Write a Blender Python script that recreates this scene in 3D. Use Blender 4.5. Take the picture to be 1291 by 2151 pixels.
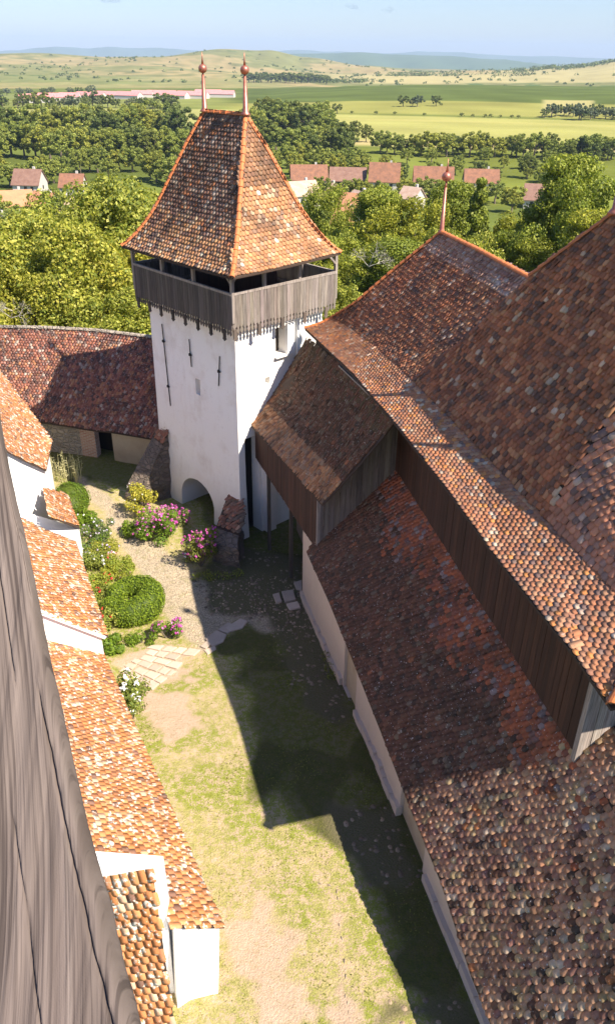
import bpy, math, random
import numpy as np
from mathutils import Vector, Matrix, noise as mnoise

# ------------------------------------------------------------------ camera, world, sun
FPX = 1654.0; ROLL = 0.0147; CH = 20.0; W, HH = 1291, 2151
PIT = math.atan(957.5 / FPX)
Fv = np.array([0, math.cos(PIT), -math.sin(PIT)]); Rv = np.array([1., 0, 0]); Uv = np.cross(Rv, Fv)
CAM = np.array([0., 0., CH])
scene = bpy.context.scene
for o in list(bpy.data.objects): bpy.data.objects.remove(o)
COL = scene.collection
cd = bpy.data.cameras.new('camera'); cam = bpy.data.objects.new('camera', cd); COL.objects.link(cam)
cx = Rv * math.cos(ROLL) + Uv * math.sin(ROLL); cy = Uv * math.cos(ROLL) - Rv * math.sin(ROLL); cz = -Fv
cam.matrix_world = Matrix(((cx[0], cy[0], cz[0], 0), (cx[1], cy[1], cz[1], 0), (cx[2], cy[2], cz[2], CH), (0, 0, 0, 1)))
cd.sensor_fit = 'VERTICAL'; cd.sensor_height = 36.0; cd.lens = 36.0 * FPX / HH
cd.clip_start = 0.05; cd.clip_end = 200000
scene.camera = cam
SUN_AZ, SUN_EL = 124.0, 48.8
w = bpy.data.worlds.new('World'); scene.world = w; w.use_nodes = True
nt = w.node_tree; bg = nt.nodes['Background']; sky = nt.nodes.new('ShaderNodeTexSky')
sky.sky_type = 'NISHITA'; sky.sun_disc = False; sky.sun_elevation = math.radians(SUN_EL); sky.sun_rotation = math.radians(SUN_AZ)
sky.air_density = 1.15; sky.dust_density = .35; sky.ozone_density = 1.6
sm_ = nt.nodes.new('ShaderNodeMix'); sm_.data_type = 'RGBA'; sm_.blend_type = 'MULTIPLY'; sm_.inputs[0].default_value = 1; sm_.inputs[7].default_value = (.78, .90, 1.22, 1); nt.links.new(sky.outputs[0], sm_.inputs[6]); nt.links.new(sm_.outputs[2], bg.inputs[0]); bg.inputs[1].default_value = 0.064
sl = bpy.data.lights.new('sun', 'SUN'); sl.energy = 5.0; sl.angle = math.radians(0.5); sl.color = (1, 0.90, 0.76)
so = bpy.data.objects.new('sun', sl); COL.objects.link(so)
sa, se = math.radians(SUN_AZ), math.radians(SUN_EL)
sdir = Vector((math.sin(sa) * math.cos(se), math.cos(sa) * math.cos(se), math.sin(se)))
so.rotation_euler = sdir.to_track_quat('Z', 'Y').to_euler(); so.location = (0, 0, 60)
so['label'] = 'sun'
scene.view_settings.view_transform = 'Standard'; scene.view_settings.look = 'None'
scene.view_settings.exposure = 1.2; scene.view_settings.gamma = 1.0
scene.cycles.volume_bounces = 0
scene.cycles.max_bounces = 6
scene.cycles.transparent_max_bounces = 8

# ------------------------------------------------------------------ projection helpers
def ray(x, y):
    u = x - 645.5; v = y - 1075.5
    a = u * math.cos(ROLL) + v * math.sin(ROLL); b = -u * math.sin(ROLL) + v * math.cos(ROLL)
    return Fv * FPX + Rv * a - Uv * b
def gp(x, y, z=0.0): d = ray(x, y); return CAM + d * ((z - CH) / d[2])
def dist(x, y, D): d = ray(x, y); return CAM + d * (D / math.hypot(d[0], d[1]))
def plane(x, y, p, n): d = ray(x, y); return CAM + d * (np.dot(np.array(p) - CAM, n) / np.dot(d, n))
def proj(P):
    d = np.asarray(P, float) - CAM; z = d @ Fv; a = FPX * (d @ Rv) / z; b = -FPX * (d @ Uv) / z
    return 645.5 + a * math.cos(ROLL) - b * math.sin(ROLL), 1075.5 + a * math.sin(ROLL) + b * math.cos(ROLL)
W0 = np.array([-.16, 27.43, 0]); _a = math.radians(-14)
L = np.array([math.sin(_a), math.cos(_a), 0]); N = np.array([math.cos(_a), -math.sin(_a), 0]); Z = np.array([0, 0, 1.])
def LO(l, o, z): return W0 + L * l + N * o + Z * z
def lo(P): d = np.array(P) - W0; return np.array([d @ L, d @ N, P[2]])
def sstep(t): t = np.clip(t, 0, 1); return t * t * (3 - 2 * t)
def GZ(x, y): return 0.8 * sstep((27 - np.asarray(y, float)) / 11)
def gpg(x, y):
    z = 0.0
    for _ in range(6): P = gp(x, y, z); z = float(GZ(P[0], P[1]))
    return P

# ------------------------------------------------------------------ mesh helpers
def link(o, parent=None):
    COL.objects.link(o)
    if parent is not None:
        o.parent = parent
        o.matrix_parent_inverse = parent.matrix_basis.inverted()
    return o
def tag(o, label=None, cat=None, group=None, kind=None):
    if label: o['label'] = label
    if cat: o['category'] = cat
    if group: o['group'] = group
    if kind: o['kind'] = kind
    return o
def empty(name, loc, label=None, cat=None, group=None, kind=None):
    o = bpy.data.objects.new(name, None); o.location = Vector([float(c) for c in loc]); COL.objects.link(o)
    o.empty_display_size = 0.2
    return tag(o, label, cat, group, kind)
class MB:
    def __init__(s): s.v = []; s.f = []; s.c = []; s.n = 0
    def add(s, v, f, c=None):
        v = np.asarray(v, float).reshape(-1, 3); s.v.append(v)
        s.f += [tuple(int(i) + s.n for i in q) for q in f]
        s.c.append(np.tile(np.array(list(c) + [1.0]) if c is not None else np.ones(4), (len(v), 1))); s.n += len(v)
    def box(s, c, dx, dy, dz, c_=None):
        """centre c and half-axis vectors dx dy dz"""
        c = np.asarray(c, float); dx, dy, dz = (np.asarray(q, float) for q in (dx, dy, dz))
        v = [c + a * dx + b * dy + e * dz for e in (-1, 1) for b in (-1, 1) for a in (-1, 1)]
        fs = [(0, 2, 3, 1), (4, 5, 7, 6), (0, 1, 5, 4), (2, 6, 7, 3), (0, 4, 6, 2), (1, 3, 7, 5)]
        if np.dot(np.cross(dx, dy), dz) < 0: fs = [f[::-1] for f in fs]
        s.add(v, fs, c_)
    def bar(s, p, q, wx, wy, up=(0, 0, 1), c_=None):
        p, q = np.asarray(p, float), np.asarray(q, float); d = q - p; ln = np.linalg.norm(d); d /= ln
        up = np.asarray(up, float)
        x = np.cross(d, up)
        if np.linalg.norm(x) < 1e-3: x = np.cross(d, (0, 1, 0))
        x /= np.linalg.norm(x); y = np.cross(x, d)
        s.box((p + q) / 2, x * wx / 2, y * wy / 2, d * ln / 2, c_)
    def tube(s, pts, rad, n=8, c_=None, cap=True):
        pts = [np.asarray(p, float) for p in pts]; base = s.n; vs = []
        up = np.array([0.3, 0.2, 1.0])
        for i, p in enumerate(pts):
            d = pts[min(i + 1, len(pts) - 1)] - pts[max(i - 1, 0)]; d = d / (np.linalg.norm(d) + 1e-9)
            x = np.cross(d, up); 
            if np.linalg.norm(x) < 1e-2: x = np.cross(d, (1, 0, 0))
            x /= np.linalg.norm(x); y = np.cross(d, x); r = rad[i] if hasattr(rad, '__len__') else rad
            for k in range(n): a = 2 * math.pi * k / n; vs.append(p + r * (x * math.cos(a) + y * math.sin(a)))
        fs = [(i * n + k, i * n + (k + 1) % n, (i + 1) * n + (k + 1) % n, (i + 1) * n + k) for i in range(len(pts) - 1) for k in range(n)]
        if cap: fs += [tuple(range(n))[::-1], tuple((len(pts) - 1) * n + k for k in range(n))]
        s.add(vs, fs, c_)
    def prism(s, base, top, c_=None):
        n = len(base); s.add(list(base) + list(top), [tuple(range(n))[::-1], tuple(range(n, 2 * n))] + [(i, (i + 1) % n, n + (i + 1) % n, n + i) for i in range(n)], c_)
    def grid(s, G, c_=None):
        G = np.asarray(G, float); J, K = G.shape[:2]
        s.add(G.reshape(-1, 3), [(j * K + k, j * K + k + 1, (j + 1) * K + k + 1, (j + 1) * K + k) for j in range(J - 1) for k in range(K - 1)], c_)
    def build(s, name, mat, parent=None, smooth=False):
        me = bpy.data.meshes.new(name); V = np.concatenate(s.v)
        org = Vector((0, 0, 0))
        if parent is None:
            org = Vector((float(V[:, 0].mean()), float(V[:, 1].mean()), float(V[:, 2].min())))
            V = V - np.array(org)
        me.from_pydata([tuple(p) for p in V.tolist()], [], s.f)
        ca = me.color_attributes.new('tint', 'FLOAT_COLOR', 'POINT')
        ca.data.foreach_set('color', np.concatenate(s.c).ravel().astype(np.float32))
        me.materials.append(mat)
        if smooth: me.shade_smooth()
        me.update()
        o = bpy.data.objects.new(name, me); o.location = org
        return link(o, parent)
def fast_mesh(name, V, quads, cols, mat, parent=None, smooth=False):
    """numpy quad mesh"""
    me = bpy.data.meshes.new(name); n = len(V); m = len(quads)
    me.vertices.add(n); me.vertices.foreach_set('co', np.asarray(V, np.float32).ravel())
    k = quads.shape[1]
    me.loops.add(m * k); me.loops.foreach_set('vertex_index', quads.ravel().astype(np.int32))
    me.polygons.add(m); me.polygons.foreach_set('loop_start', (np.arange(m) * k).astype(np.int32))
    try: me.polygons.foreach_set('loop_total', np.full(m, k, np.int32))
    except Exception: pass
    ca = me.color_attributes.new('tint', 'FLOAT_COLOR', 'POINT')
    if cols is not None: ca.data.foreach_set('color', np.asarray(cols, np.float32).ravel())
    me.materials.append(mat); me.update(calc_edges=True); me.validate()
    if smooth: me.shade_smooth()
    o = bpy.data.objects.new(name, me)
    return link(o, parent)

# ------------------------------------------------------------------ materials
class NT:
    def __init__(s, name):
        s.m = bpy.data.materials.new(name); s.m.use_nodes = True; s.t = s.m.node_tree; s.b = s.t.nodes['Principled BSDF']; s.out = s.t.nodes['Material Output']
    def n(s, t, **k):
        x = s.t.nodes.new(t)
        for a, b in k.items(): setattr(x, a, b)
        return x
    def l(s, a, b): s.t.links.new(a, b)
    def coord(s, scale=(1, 1, 1), kind='Object'):
        tc = s.n('ShaderNodeTexCoord'); mp = s.n('ShaderNodeMapping'); mp.inputs['Scale'].default_value = scale
        s.l(tc.outputs[kind], mp.inputs[0]); return mp.outputs[0]
    def noise(s, scale, detail=4, rough=.55, co=None, dist=0):
        x = s.n('ShaderNodeTexNoise'); x.inputs['Scale'].default_value = scale; x.inputs['Detail'].default_value = detail
        x.inputs['Roughness'].default_value = rough; x.inputs['Distortion'].default_value = dist
        s.l(co or s.coord(), x.inputs[0]); return x.outputs[0]
    def ramp(s, f, stops):
        x = s.n('ShaderNodeValToRGB'); e = x.color_ramp.elements
        while len(e) < len(stops): e.new(.5)
        for i, (p, c) in enumerate(stops): e[i].position = p; e[i].color = (c, c, c, 1) if not hasattr(c, '__len__') else (*c, 1)
        s.l(f, x.inputs[0]); return x.outputs[0]
    def mix(s, f, a, b, mode='MIX'):
        x = s.n('ShaderNodeMix', data_type='RGBA', blend_type=mode)
        for i, v in ((0, f), (6, a), (7, b)):
            if isinstance(v, (int, float)): x.inputs[i].default_value = v if i == 0 else (v, v, v, 1)
            elif isinstance(v, tuple): x.inputs[i].default_value = (*v, 1)
            else: s.l(v, x.inputs[i])
        return x.outputs[2]
    def math(s, op, a, b):
        x = s.n('ShaderNodeMath', operation=op)
        for i, v in ((0, a), (1, b)):
            if isinstance(v, (int, float)): x.inputs[i].default_value = v
            else: s.l(v, x.inputs[i])
        return x.outputs[0]
    def attr(s, name='tint'): x = s.n('ShaderNodeAttribute', attribute_name=name); return x.outputs['Color']
    def bump(s, h, strength=.3, dist=.02):
        x = s.n('ShaderNodeBump'); x.inputs['Strength'].default_value = strength; x.inputs['Distance'].default_value = dist
        s.l(h, x.inputs['Height']); s.l(x.outputs[0], s.b.inputs['Normal'])
    def col(s, c): 
        if isinstance(c, tuple): s.b.inputs['Base Color'].default_value = (*c, 1)
        else: s.l(c, s.b.inputs['Base Color'])
    def rough(s, r): s.b.inputs['Roughness'].default_value = r; return s
def mat_tile(name, lichen=(.50, .46, .40), lich_lo=.58, lich_amt=.75, dirt=(.06, .045, .035), dirt_lo=.55, dirt_amt=.6, spec=.25, sc=9, speck=0):
    m = NT(name); a = m.attr(); n1 = m.noise(sc, 5, .65); n2 = m.noise(.9, 4, .6); n3 = m.noise(28, 3, .6)
    n5 = m.noise(.45, 5, .65, m.coord((1, 1, .6))); c = m.mix(m.math('MULTIPLY', m.ramp(n2, [(dirt_lo - .08, 0), (dirt_lo + .12, 1)]), dirt_amt), a, dirt); c = m.mix(m.math('MULTIPLY', m.ramp(n5, [(.48, 0), (.62, 1)]), .4), c, m.mix(1.0, c, (1.25, 1.1, .9), 'MULTIPLY'))
    c = m.mix(m.math('MULTIPLY', m.ramp(n3, [(.35, 0), (.75, 1)]), .35), c, m.mix(.5, c, (.02, .015, .01)))
    c = m.mix(m.math('MULTIPLY', m.ramp(n1, [(lich_lo, 0), (lich_lo + .07, 1)]), lich_amt), c, lichen)
    if speck: c = m.mix(m.math('MULTIPLY', m.ramp(m.noise(19, 3, .6), [(speck, 0), (speck + .03, 1)]), .85), c, (.72, .68, .62))
    m.col(c); m.rough(.85); m.b.inputs['Specular IOR Level'].default_value = spec
    m.bump(m.math('ADD', n1, n3), .5, .012); return m.m
M = {}
M['tile'] = mat_tile('clay_tile', lich_lo=.60, lich_amt=.6)
M['tile_lichen'] = mat_tile('lichen_clay_tile', lichen=(.74, .69, .60), lich_lo=.545, lich_amt=.85, dirt_amt=.25, sc=6)
M['tile_ring'] = mat_tile('ring_wall_tile', lichen=(.52, .46, .40), lich_lo=.60, lich_amt=.6, dirt=(.06, .035, .03), dirt_amt=.5, speck=.63)
M['tile_old'] = mat_tile('old_clay_tile', lichen=(.42, .38, .32), lich_lo=.62, lich_amt=.6, dirt=(.06, .04, .025), dirt_amt=.55, speck=.66)
M['tile_nave'] = mat_tile('weathered_clay_tile', lichen=(.42, .38, .34), lich_lo=.63, lich_amt=.6, dirt=(.09, .06, .05), dirt_amt=.4)
m = NT('orange_cap_tile'); m.col(m.mix(m.ramp(m.noise(6, 4), [(.3, 0), (.8, 1)]), (.62, .19, .05), (.40, .12, .05))); m.rough(.7); m.bump(m.noise(30), .3, .01); M['cap'] = m.m
m = NT('under_tile'); m.col((.05, .03, .02)); m.rough(.95); M['under'] = m.m
def mat_wash(name, base, stain, lo=.5, amt=.6):
    m = NT(name); n1 = m.noise(.7, 6, .7); n2 = m.noise(6, 6, .7); n3 = m.noise(2.2, 5, .6, co=m.coord((1, 1, .25)))
    c = m.mix(m.math('MULTIPLY', m.ramp(n1, [(lo, 0), (lo + .25, 1)]), amt), base, stain)
    c = m.mix(m.math('MULTIPLY', m.ramp(n2, [(.6, 0), (.72, 1)]), .35), c, tuple(x * .72 for x in stain))
    c = m.mix(m.math('MULTIPLY', m.ramp(n3, [(.55, 0), (.75, 1)]), .3), c, stain)
    # damp dirty foot of the wall
    g = m.n('ShaderNodeNewGeometry'); sx = m.n('ShaderNodeSeparateXYZ'); m.l(g.outputs['Position'], sx.inputs[0])
    zz = m.math('ADD', sx.outputs[2], m.math('MULTIPLY', m.math('SUBTRACT', n1, .5), 5.0))
    c = m.mix(m.math('MULTIPLY', m.ramp(m.math('MULTIPLY', zz, .25), [(.08, 1), (.75, 0)]), .45), c, tuple(x * .8 for x in stain))
    m.col(c); m.rough(.9); m.bump(m.math('ADD', m.noise(3, 6, .7), m.noise(25, 3)), .5, .03); return m.m
M['white'] = mat_wash('whitewashed_plaster', (.85, .82, .77), (.60, .52, .44), .50, .6)
M['white_clean'] = mat_wash('fresh_whitewash', (.84, .83, .81), (.76, .73, .69), .6, .4)
M['cream'] = mat_wash('cream_plaster', (.66, .54, .44), (.50, .38, .29), .5, .4)
M['ochre'] = mat_wash('ochre_plaster', (.56, .46, .32), (.32, .22, .14), .45, .8)
def mat_rubble(name, c1, c2, mortar, sc=3.2):
    m = NT(name); v = m.n('ShaderNodeTexVoronoi'); v.inputs['Scale'].default_value = sc
    co = m.coord((1, 1, 1.5)); m.l(co, v.inputs[0]); v2 = m.n('ShaderNodeTexVoronoi', feature='DISTANCE_TO_EDGE'); v2.inputs['Scale'].default_value = sc; m.l(co, v2.inputs[0])
    edge = m.ramp(v2.outputs[0], [(.02, 0), (.12, 1)]); n = m.noise(5, 5)
    c = m.mix(v.outputs['Color'], c1, c2); c = m.mix(m.ramp(n, [(.35, 0), (.7, 1)]), c, m.mix(.5, c, mortar)); c = m.mix(edge, mortar, c)
    m.col(c); m.rough(.95); m.bump(m.math('ADD', m.math('MULTIPLY', edge, .9), n), 1.0, .10); return m.m
M['rubble'] = mat_rubble('rubble_stone', (.20, .16, .12), (.36, .30, .24), (.38, .33, .27), 3.0)
M['rubble_dark'] = mat_rubble('dark_rubble_stone', (.10, .075, .06), (.24, .18, .14), (.17, .14, .11), 3.4)
def mat_wood(name, c1, c2, ax=2, sc=1.0):
    m = NT(name); s = [14 * sc] * 3; s[ax] = .7 * sc; co = m.coord(tuple(s)); n1 = m.noise(1, 6, .65, co, .6)
    s2 = [55 * sc] * 3; s2[ax] = 1.5 * sc; n2 = m.noise(1, 4, .6, m.coord(tuple(s2)), .3)
    c = m.mix(m.ramp(n1, [(.3, 0), (.7, 1)]), c1, c2); c = m.mix(m.math('MULTIPLY', m.ramp(n2, [(.5, 0), (.62, 1)]), .55), c, tuple(x * .25 for x in c1))
    c = m.mix(1.0, c, m.attr(), 'MULTIPLY')
    m.col(c); m.rough(.85); m.bump(m.math('ADD', n1, n2), .6, .01); return m.m
M['wood_grey'] = mat_wood('weathered_grey_wood', (.20, .16, .135), (.40, .345, .305))
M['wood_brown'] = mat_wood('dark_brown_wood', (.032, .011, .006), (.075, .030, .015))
M['wood_dark'] = mat_wood('blackened_wood', (.05, .038, .03), (.11, .09, .075))
M['wood_beam'] = mat_wood('silvered_timber', (.16, .125, .11), (.36, .30, .27), 2, .9)
m = NT('copper'); m.col(m.mix(m.ramp(m.noise(7), [(.35, 0), (.7, 1)]), (.50, .19, .13), (.34, .11, .08))); m.b.inputs['Metallic'].default_value = .6; m.rough(.42); M['copper'] = m.m
m = NT('black_iron'); m.col((.02, .017, .015)); m.rough(.7); M['iron'] = m.m
m = NT('dark_interior'); m.col((.015, .012, .01)); m.rough(1); M['dark'] = m.m
def mat_leaf(name, t=.35, hue=None):
    m = NT(name); c = m.attr(); oi = m.n('ShaderNodeObjectInfo')
    c = m.mix(m.math('MULTIPLY', oi.outputs['Random'], .75), c, m.mix(1.0, c, (.66, .72, .70), 'MULTIPLY')); c = m.mix(m.ramp(m.math('FRACT', m.math('MULTIPLY', oi.outputs['Random'], 7.3), 0), [(.5, 0), (1, .7)]), c, m.mix(1.0, c, (1.4, 1.16, .8), 'MULTIPLY'))
    m.col(c); m.rough(.55); m.b.inputs['Specular IOR Level'].default_value = .25
    tr = m.n('ShaderNodeBsdfTranslucent'); m.l(m.mix(1.0, c, (1.1, 1.15, .55), 'MULTIPLY'), tr.inputs[0])
    ms = m.n('ShaderNodeMixShader'); ms.inputs[0].default_value = t; m.l(m.b.outputs[0], ms.inputs[1]); m.l(tr.outputs[0], ms.inputs[2]); m.l(ms.outputs[0], m.out.inputs[0]); return m.m
M['leaf'] = mat_leaf('leaf_foliage'); M['leaf_far'] = mat_leaf('distant_foliage', .2)
m = NT('flower_petal'); m.col(m.attr()); m.rough(.6); M['petal'] = m.m
m = NT('bark'); m.col(m.mix(m.noise(8), (.10, .075, .055), (.20, .16, .12))); m.rough(.95); m.bump(m.noise(12), .8, .03); M['bark'] = m.m
m = NT('bare_bark'); m.col((.42, .38, .32)); m.rough(.9); M['bark_pale'] = m.m
def mat_stone(name, a, b):
    m = NT(name); c = m.mix(m.noise(4, 6, .7), a, b); c = m.mix(1.0, c, m.attr(), 'MULTIPLY'); m.col(c); m.rough(.9); m.bump(m.noise(14, 5), .5, .02); return m.m
M['slab'] = mat_stone('paving_stone', (.40, .32, .25), (.58, .48, .39))
M['pebble'] = mat_stone('cobble_stone', (.36, .29, .22), (.50, .41, .31))

# ------------------------------------------------------------------ haze box (closed, even)
def build_haze():
    mb = MB()
    mb.box((0, 8900, 110), (13000, 0, 0), (0, 11000, 0), (0, 0, 200))
    m = bpy.data.materials.new('haze_air'); m.use_nodes = True; t = m.node_tree
    for n in list(t.nodes):
        if n.type == 'BSDF_PRINCIPLED': t.nodes.remove(n)
    v = t.nodes.new('ShaderNodeVolumePrincipled'); v.inputs['Color'].default_value = (.56, .74, 1.0, 1); v.inputs['Density'].default_value = 6.5e-5
    t.links.new(v.outputs[0], [n for n in t.nodes if n.type == 'OUTPUT_MATERIAL'][0].inputs['Volume'])
    o = mb.build('haze', m); o['kind'] = 'stuff'; o['label'] = 'thin pale blue summer haze over the far hills'; o['category'] = 'haze'
HAZE = True

# ------------------------------------------------------------------ terrain
rng = np.random.default_rng(5)
XS = [-900, 0, 200, 330, 470, 560, 640, 760, 900, 1030, 1160, 1291, 2200]
# columns: list of (D, y_px) or (D, ('z', z))
def zD(x, y, D): return float(dist(x, y, D)[2])
PROF = {
 -900: [(1000, 'z-25'), (1400, 222), (2200, 190), (3000, 150), (4200, 118), (5200, 'z-40')],
 0:   [(900, 'z-25'), (1150, 212), (1500, 198), (2200, 165), (3000, 135), (4000, 111), (5200, 'z-40')],
 200: [(900, 'z-25'), (1150, 210), (1500, 196), (2200, 165), (3000, 138), (4000, 120), (5200, 'z-40')],
 330: [(900, 'z-25'), (1150, 208), (1500, 194), (2200, 168), (3000, 140), (4000, 115), (5200, 'z-40')],
 470: [(900, 'z-25'), (1200, 205), (1500, 192), (2200, 170), (3000, 142), (4000, 97), (5200, 'z-40')],
 560: [(850, 'z-25'), (1250, 200), (1450, 192), (2200, 174), (3000, 146), (4000, 107), (5200, 'z-40')],
 640: [(830, 'z-25'), (1250, 194), (1500, 186), (1900, 'z-34'), (2600, 172), (4000, 126), (5200, 'z-40')],
 760: [(800, 'z-25'), (1200, 192), (1550, 179), (2000, 'z-42'), (2800, 160), (3800, 138), (5200, 'z-40')],
 900: [(790, 'z-25'), (1150, 194), (1550, 177), (2000, 'z-44'), (2600, 167), (3600, 152), (5000, 'z-45')],
 1030: [(790, 'z-25'), (1150, 196), (1550, 178), (2000, 'z-40'), (2600, 162), (3600, 153), (5000, 'z-40')],
 1160: [(790, 'z-25'), (1150, 200), (1600, 180), (2000, 'z-38'), (2500, 158), (3300, 143), (4600, 'z-40')],
 1291: [(790, 'z-25'), (1150, 200), (1600, 181), (2000, 'z-36'), (2400, 156), (3200, 127), (4400, 'z-40')],
 2200: [(790, 'z-25'), (1300, 'z-18'), (1700, 'z-15'), (2200, 'z-20'), (3200, 'z40'), (4600, 'z-40')],
}
def azpx(x):
    d = ray(x, 300); return math.atan2(d[0], d[1])
NEARP = [(0, -.15), (43, -.15), (48, -1.0), (62, -5), (85, -10), (120, -15), (160, -19), (220, -23.5), (300, -25), (700, -25)]
AZS = np.array([azpx(x) for x in XS]); DK = np.exp(np.linspace(math.log(700), math.log(60000), 120))
TAB = []
for x in XS:
    pts = [(700, -25.)]
    for D, y in PROF[x]:
        z = float(y[1:]) if isinstance(y, str) else zD(x, y, D); pts.append((D, z))
    pts += [(8000, -60.), (60000, -60.)]
    TAB.append(np.interp(np.log(DK), np.log([p[0] for p in pts]), [p[1] for p in pts]))
TAB = np.array(TAB)
def TZ(X, Y):
    X, Y = np.asarray(X, float), np.asarray(Y, float); D = np.hypot(X, Y); A = np.arctan2(X, Y)
    near = np.interp(D, [p[0] for p in NEARP], [p[1] for p in NEARP])
    ia = np.clip(np.interp(A, AZS, np.arange(len(XS))), 0, len(XS) - 1.001); i0 = ia.astype(int); fa = sstep(ia - i0)
    idd = np.clip(np.interp(np.log(np.maximum(D, 1)), np.log(DK), np.arange(120)), 0, 118.99); j0 = idd.astype(int); fd = idd - j0
    v = (TAB[i0, j0] * (1 - fd) + TAB[i0, j0 + 1] * fd) * (1 - fa) + (TAB[i0 + 1, j0] * (1 - fd) + TAB[i0 + 1, j0 + 1] * fd) * fa
    und = np.sin(X * .0041 + 1.3) * np.sin(Y * .0033) * 5 + np.sin(X * .011 + Y * .007) * 2.0 + np.sin(Y * .013 - X * .004) * 1.5 + np.sin(X * .0062 + 2 * np.sin(Y * .0021)) * np.sin(Y * .0051 + .8) * 9 * sstep((D - 2100) / 900)
    return np.where(D < 700, near, v + und * sstep((D - 1500) / 1200) * np.where(D > 5500, .3, 1))
def vnoise(X, Y, s, o=0):
    return np.array([mnoise.noise(Vector((a / s + o, b / s, o * 1.7))) for a, b in zip(X, Y)])
def build_terrain():
    az = np.radians(np.concatenate([np.linspace(-180, -32, 40)[:-1], np.linspace(-32, 32, 330), np.linspace(32, 180, 40)[1:]]))
    Ds = np.concatenate([np.linspace(0.5, 40, 12), np.exp(np.linspace(math.log(42), math.log(6000), 330)), np.exp(np.linspace(math.log(6200), math.log(19000), 20))])
    A, D = np.meshgrid(az, Ds); X = D * np.sin(A); Y = D * np.cos(A); Zt = TZ(X, Y)
    P = np.stack([X, Y, Zt], -1).reshape(-1, 3); x, y = X.ravel(), Y.ravel(); d = D.ravel(); z = Zt.ravel()
    dd = P - CAM; zc = dd @ Fv; zc = np.where(zc < 1, 1, zc); px = 645.5 + FPX * (dd @ Rv) / zc; py = 1075.5 - FPX * (dd @ Uv) / zc + (px - 645) * .0147
    n1 = vnoise(x, y, 260.); n2 = vnoise(x, y, 60., 3); n3 = vnoise(x, y, 900., 7)
    def C(r, g, b): return np.tile(np.array([r, g, b], float), (len(x), 1))
    col = C(.13, .19, .05)                                   # gardens and lush grass
    def put(mask, c, var=.0, v=None):
        nonlocal col
        c = np.array(c, float) * (1 + (var * (v if v is not None else n2))[:, None]); mk = np.clip(mask, 0, 1)[:, None]; col = col * (1 - mk) + c * mk
    def band(v, a, b, s=6): return sstep((v - a) / s) * sstep((b - v) / s)
    wob = n1 * 6
    put(sstep((d - 200) / 60), (.19, .22, .07), .4)
    right = sstep((px - 560) / 60)
    # pale meadow behind the tree belt
    put(band(d, 500, 800 - 40 * n1, 12) * right, (.50, .46, .20), .25)
    put(band(d, 505, 560 + 60 * n1, 14) * right, (.60, .47, .29), .2)
    put(band(d, 720, 740 + 40 * n1, 10) * right * .7, (.60, .52, .24), .1)
    put(band(d, 300, 500, 10) * right, (.25, .27, .075), .5)
    put(band(d, 640, 860, 20) * (1 - right), (.46, .43, .20), .3)
    put(band(d, 860, 1160, 20) * (1 - right), (.30, .31, .12), .3)
    put(band(d, 1160, 1500, 20) * (1 - right), (.28, .30, .13), .4)
    # crop hill
    cr = sstep((px - 430) / 90)
    stripe = n2 * .15
    put(band(d, 800, 1000, 15) * cr, (.40, .37, .14), .3)
    put(sstep((d - 980 - 30 * n1) / 15) * (1 - sstep((d - 1750) / 40)) * cr, (.15, .185, .065), 1, stripe + n2 * .2)
    put(band(d, 850, 1060, 15) * band(px, 1120, 1240, 14), (.55, .47, .27), .1)
    # hills
    hill = sstep((d - 1650) / 80)
    dry = sstep((n1 + n3 * 1.2 + n2 * .5 + .26) / .35)
    put(hill, (.30, .29, .15), .4)
    put(hill * dry, (.52, .39, .25), .3)
    put(hill * sstep((n1 * .7 + n2 - .28) / .12) * (1 - dry * .6), (.13, .18, .07), .2)
    put(hill * (1 - right) * band(py, 158, 190, 10) * .45, (.28, .31, .14), .3)
    put(hill * sstep((px - 640) / 60) * band(d, 2200, 3300, 120) * sstep((py - 150) / 10), (.60, .49, .31), .12)
    put(hill * sstep((px - 1000) / 60) * band(py, 125, 185, 6) * sstep((d - 2200) / 100), (.58, .48, .31), .2)
    put(sstep((d - 5600) / 300), (.14, .20, .09), .3)
    col = np.clip(col * np.array([.64, .66, .50]), .015, .6); col = np.concatenate([col, np.ones((len(x), 1))], 1)
    J, K = D.shape; idx = np.arange(J * K).reshape(J, K)
    Q = np.stack([idx[:-1, :-1], idx[:-1, 1:], idx[1:, 1:], idx[1:, :-1]], -1).reshape(-1, 4)
    m = NT('field_ground'); fl_ = m.noise(1, 5, .7, m.coord((.012, .09, .1)), .6); m.col(m.mix(m.math('MULTIPLY', m.ramp(fl_, [(.42, 0), (.6, 1)]), .35), m.mix(m.math('MULTIPLY', m.ramp(m.noise(.25, 5, .7), [(.3, 0), (.7, 1)]), .4), m.attr(), m.mix(1.0, m.attr(), (.6, .7, .5), 'MULTIPLY')), m.mix(1.0, m.attr(), (.72, .74, .62), 'MULTIPLY'))); m.rough(1)
    m.b.inputs['Specular IOR Level'].default_value = 0
    o = fast_mesh('terrain', P, Q[:, ::-1], col, m.m, smooth=True); tag(o, kind='structure')
    # distant ridges, solid with a near and a far flank
    def ridge(name, D, pts, depth, colr, seed):
        xs = np.linspace(-500, 1800, 260); h = np.interp(xs, [p[0] for p in pts], [p[1] for p in pts])
        h = h - np.array([mnoise.fractal(Vector((q / 60., seed, 0)), 1.0, 2.0, 4) for q in xs]) * 2.2
        rows = []
        for fr, dz in ((-1, 0), (-.7, .35), (-.35, .75), (0, 1), (.4, .7), (1, 0)):
            r = []
            for q, yy in zip(xs, h):
                t = dist(q, yy, D); zt = t[2]; Dq = D + fr * depth + 0.12 * depth * math.sin(q * .05 + fr * 3)
                p = dist(q, 115, Dq); r.append((p[0], p[1], -60 + (zt + 60) * dz))
            rows.append(r)
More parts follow.
